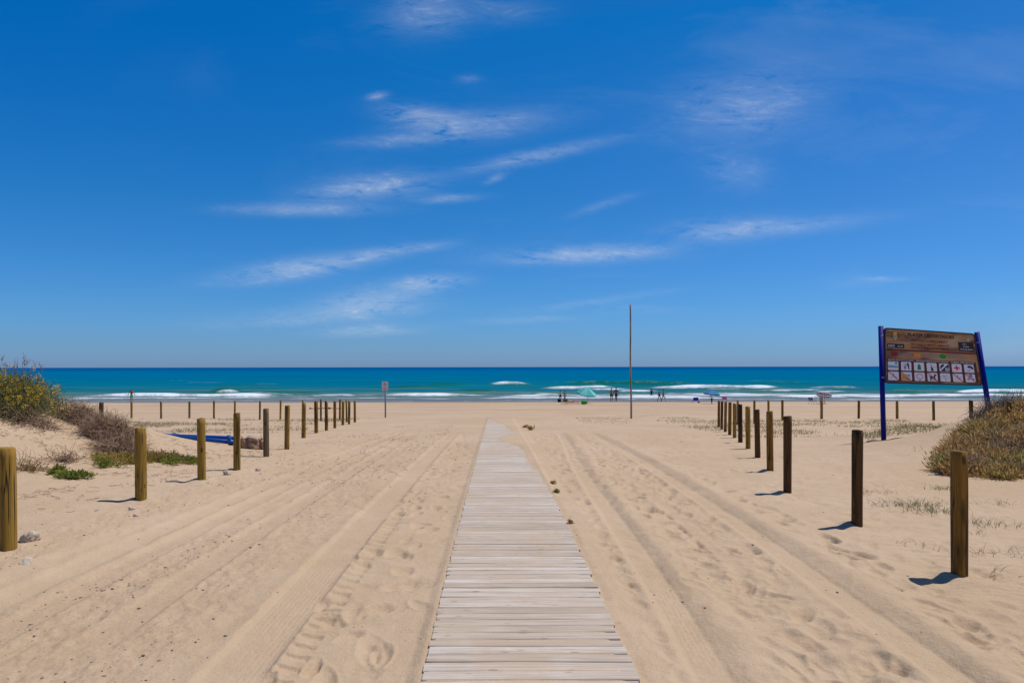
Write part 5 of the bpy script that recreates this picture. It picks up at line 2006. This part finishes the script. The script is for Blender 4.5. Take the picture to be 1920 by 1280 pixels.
def chair(px, py, hpx, wpx, rotz, fab, fr, label, name='beach_chair'):
    g = spot(px, py)
    s = g.y / F
    hh, ww = hpx * s, wpx * s
    root = empty(name, g, label, 'chair', 'folding chairs on the beach')
    root.rotation_euler = (0, 0, rotz)
    sh = hh * .46
    mf = plain('chair_frame', fr, .4, .5, .2, var=.05)
    mc = plain('chair_fabric', fab, .85, .1, var=.1)
    for sx in (-1, 1):
        mb = MB()
        x = sx * ww / 2
        mb.tube([(x, -.25, 0), (x, -.22, sh), (x, .24, sh * .9), (x, .36, hh)], .013, 7)
        o = mb.build('side_frame', mf, None, True); o.parent = root
        mb = MB()
        mb.tube([(x, .30, 0), (x * .98, .05, sh * .95), (x, -.24, sh * 1.35)], .012, 7)
        mb.build('leg', mf, None, True).parent = root
        mb = MB()
        mb.box((x, -.05, sh * 1.38), (.05, .38, .02))
        mb.build('armrest', mf, None).parent = root
    mb = MB()
    mb.box((0, 0, sh * .95), (ww * .96, .44, .014), rot=(-.08, 0, 0))
    mb.build('seat', mc, None).parent = root
    mb = MB()
    mb.box((0, .31, sh + (hh - sh) * .52), (ww * .96, .014, (hh - sh) * .92), rot=(-.24, 0, 0))
    mb.build('backrest', mc, None).parent = root
    return root


chair(1523.5, 757.5, 13, 11, R(12), (.12, .12, .22), (.35, .33, .36), 'grey blue folding chair with open legs, left of the tan one')
chair(1541.5, 757.5, 13, 8.5, R(-8), (.45, .32, .24), (.42, .38, .34), 'tan folding chair behind a distant post')
chair(1358.5, 754, 11, 8, R(160), (.50, .10, .38), (.25, .2, .25), 'pink folding chair right of the blue parasol')
chair(1303.5, 755.5, 11, 9.5, R(175), (.012, .02, .36), (.5, .5, .52), 'dark blue beach chair turned to the sea, left of the blue parasol')
chair(1057.5, 757.5, 10, 8.5, R(200), (.10, .13, .05), (.05, .05, .05), 'olive green low chair beside the person lying on the sand')


def bag(px, py, wpx, hpx, col, label, name='beach_bag', cat='bag'):
    g = spot(px, py)
    s = g.y / F
    ww, hh = wpx * s, hpx * s
    root = empty(name, g, label, cat)
    mb = MB()
    vs, fs = [], []
    n, k = 18, 6
    for i in range(k + 1):
        t = i / k
        e_ = .82 + .20 * math.sin(t * 2.2) + (.04 if i == k else 0)
        for j in range(n):
            a_ = 2 * math.pi * j / n
            c, s_ = math.cos(a_), math.sin(a_)
            vs.append((ww / 2 * e_ * math.copysign(abs(c) ** .6, c), ww * .28 * e_ * math.copysign(abs(s_) ** .6, s_), hh * t + .01 * math.sin(3 * a_) * t))
    for i in range(k):
        for j in range(n):
            fs.append((i * n + j, i * n + (j + 1) % n, (i + 1) * n + (j + 1) % n, (i + 1) * n + j))
    fs.append(tuple(reversed(range(n))))
    fs.append(tuple(k * n + j for j in range(n)))
    mb.add(vs, fs)
    mt = plain('bag_cloth', col, .8, .2, var=.15)
    mb.build('bag_body', mt, None, True).parent = root
    for sy in (-1, 1):
        mb = MB()
        mb.tube([(ww * .28 * math.cos(math.pi * q / 8), sy * ww * .2, hh * .95 + .13 * math.sin(math.pi * q / 8)) for q in range(9)], .012, 6)
        mb.build('handle', mt, None, True).parent = root
    return root


bag(1095, 757.8, 11, 6.5, (.05, .40, .02), 'bright green bag under the turquoise parasol')
bag(1048.5, 753.8, 6.5, 6, (.008, .008, .02), 'black bag on the sand beside the person in the pale top')
bag(1310, 755.5, 3, 2.5, (.03, .03, .05), 'small dark bag right of the dark blue chair')
g = spot(1072, 756.5)
mb = MB()
nn_ = 10
vs, fs = [], []
for i in range(nn_ + 1):
    for j in range(5):
        x_, y_ = g.x - .8 + 1.7 * i / nn_, g.y - .25 + .8 * j / 4
        vs.append((x_, y_, Hs(x_, y_) + .02 + .012 * math.sin(i * 1.7 + j)))
for i in range(nn_):
    for j in range(4):
        fs.append((i * 5 + j, (i + 1) * 5 + j, (i + 1) * 5 + j + 1, i * 5 + j + 1))
mb.add(vs, fs)
o = mb.build('beach_towel', plain('red_towel', (.42, .04, .06), .9, .1, var=.2), None, True)
m_ = o.modifiers.new('thick', 'SOLIDIFY'); m_.thickness = .012
tag(o, 'red towel spread on the sand under the lying person', 'towel')
print('people and furniture done', len(bpy.data.objects))
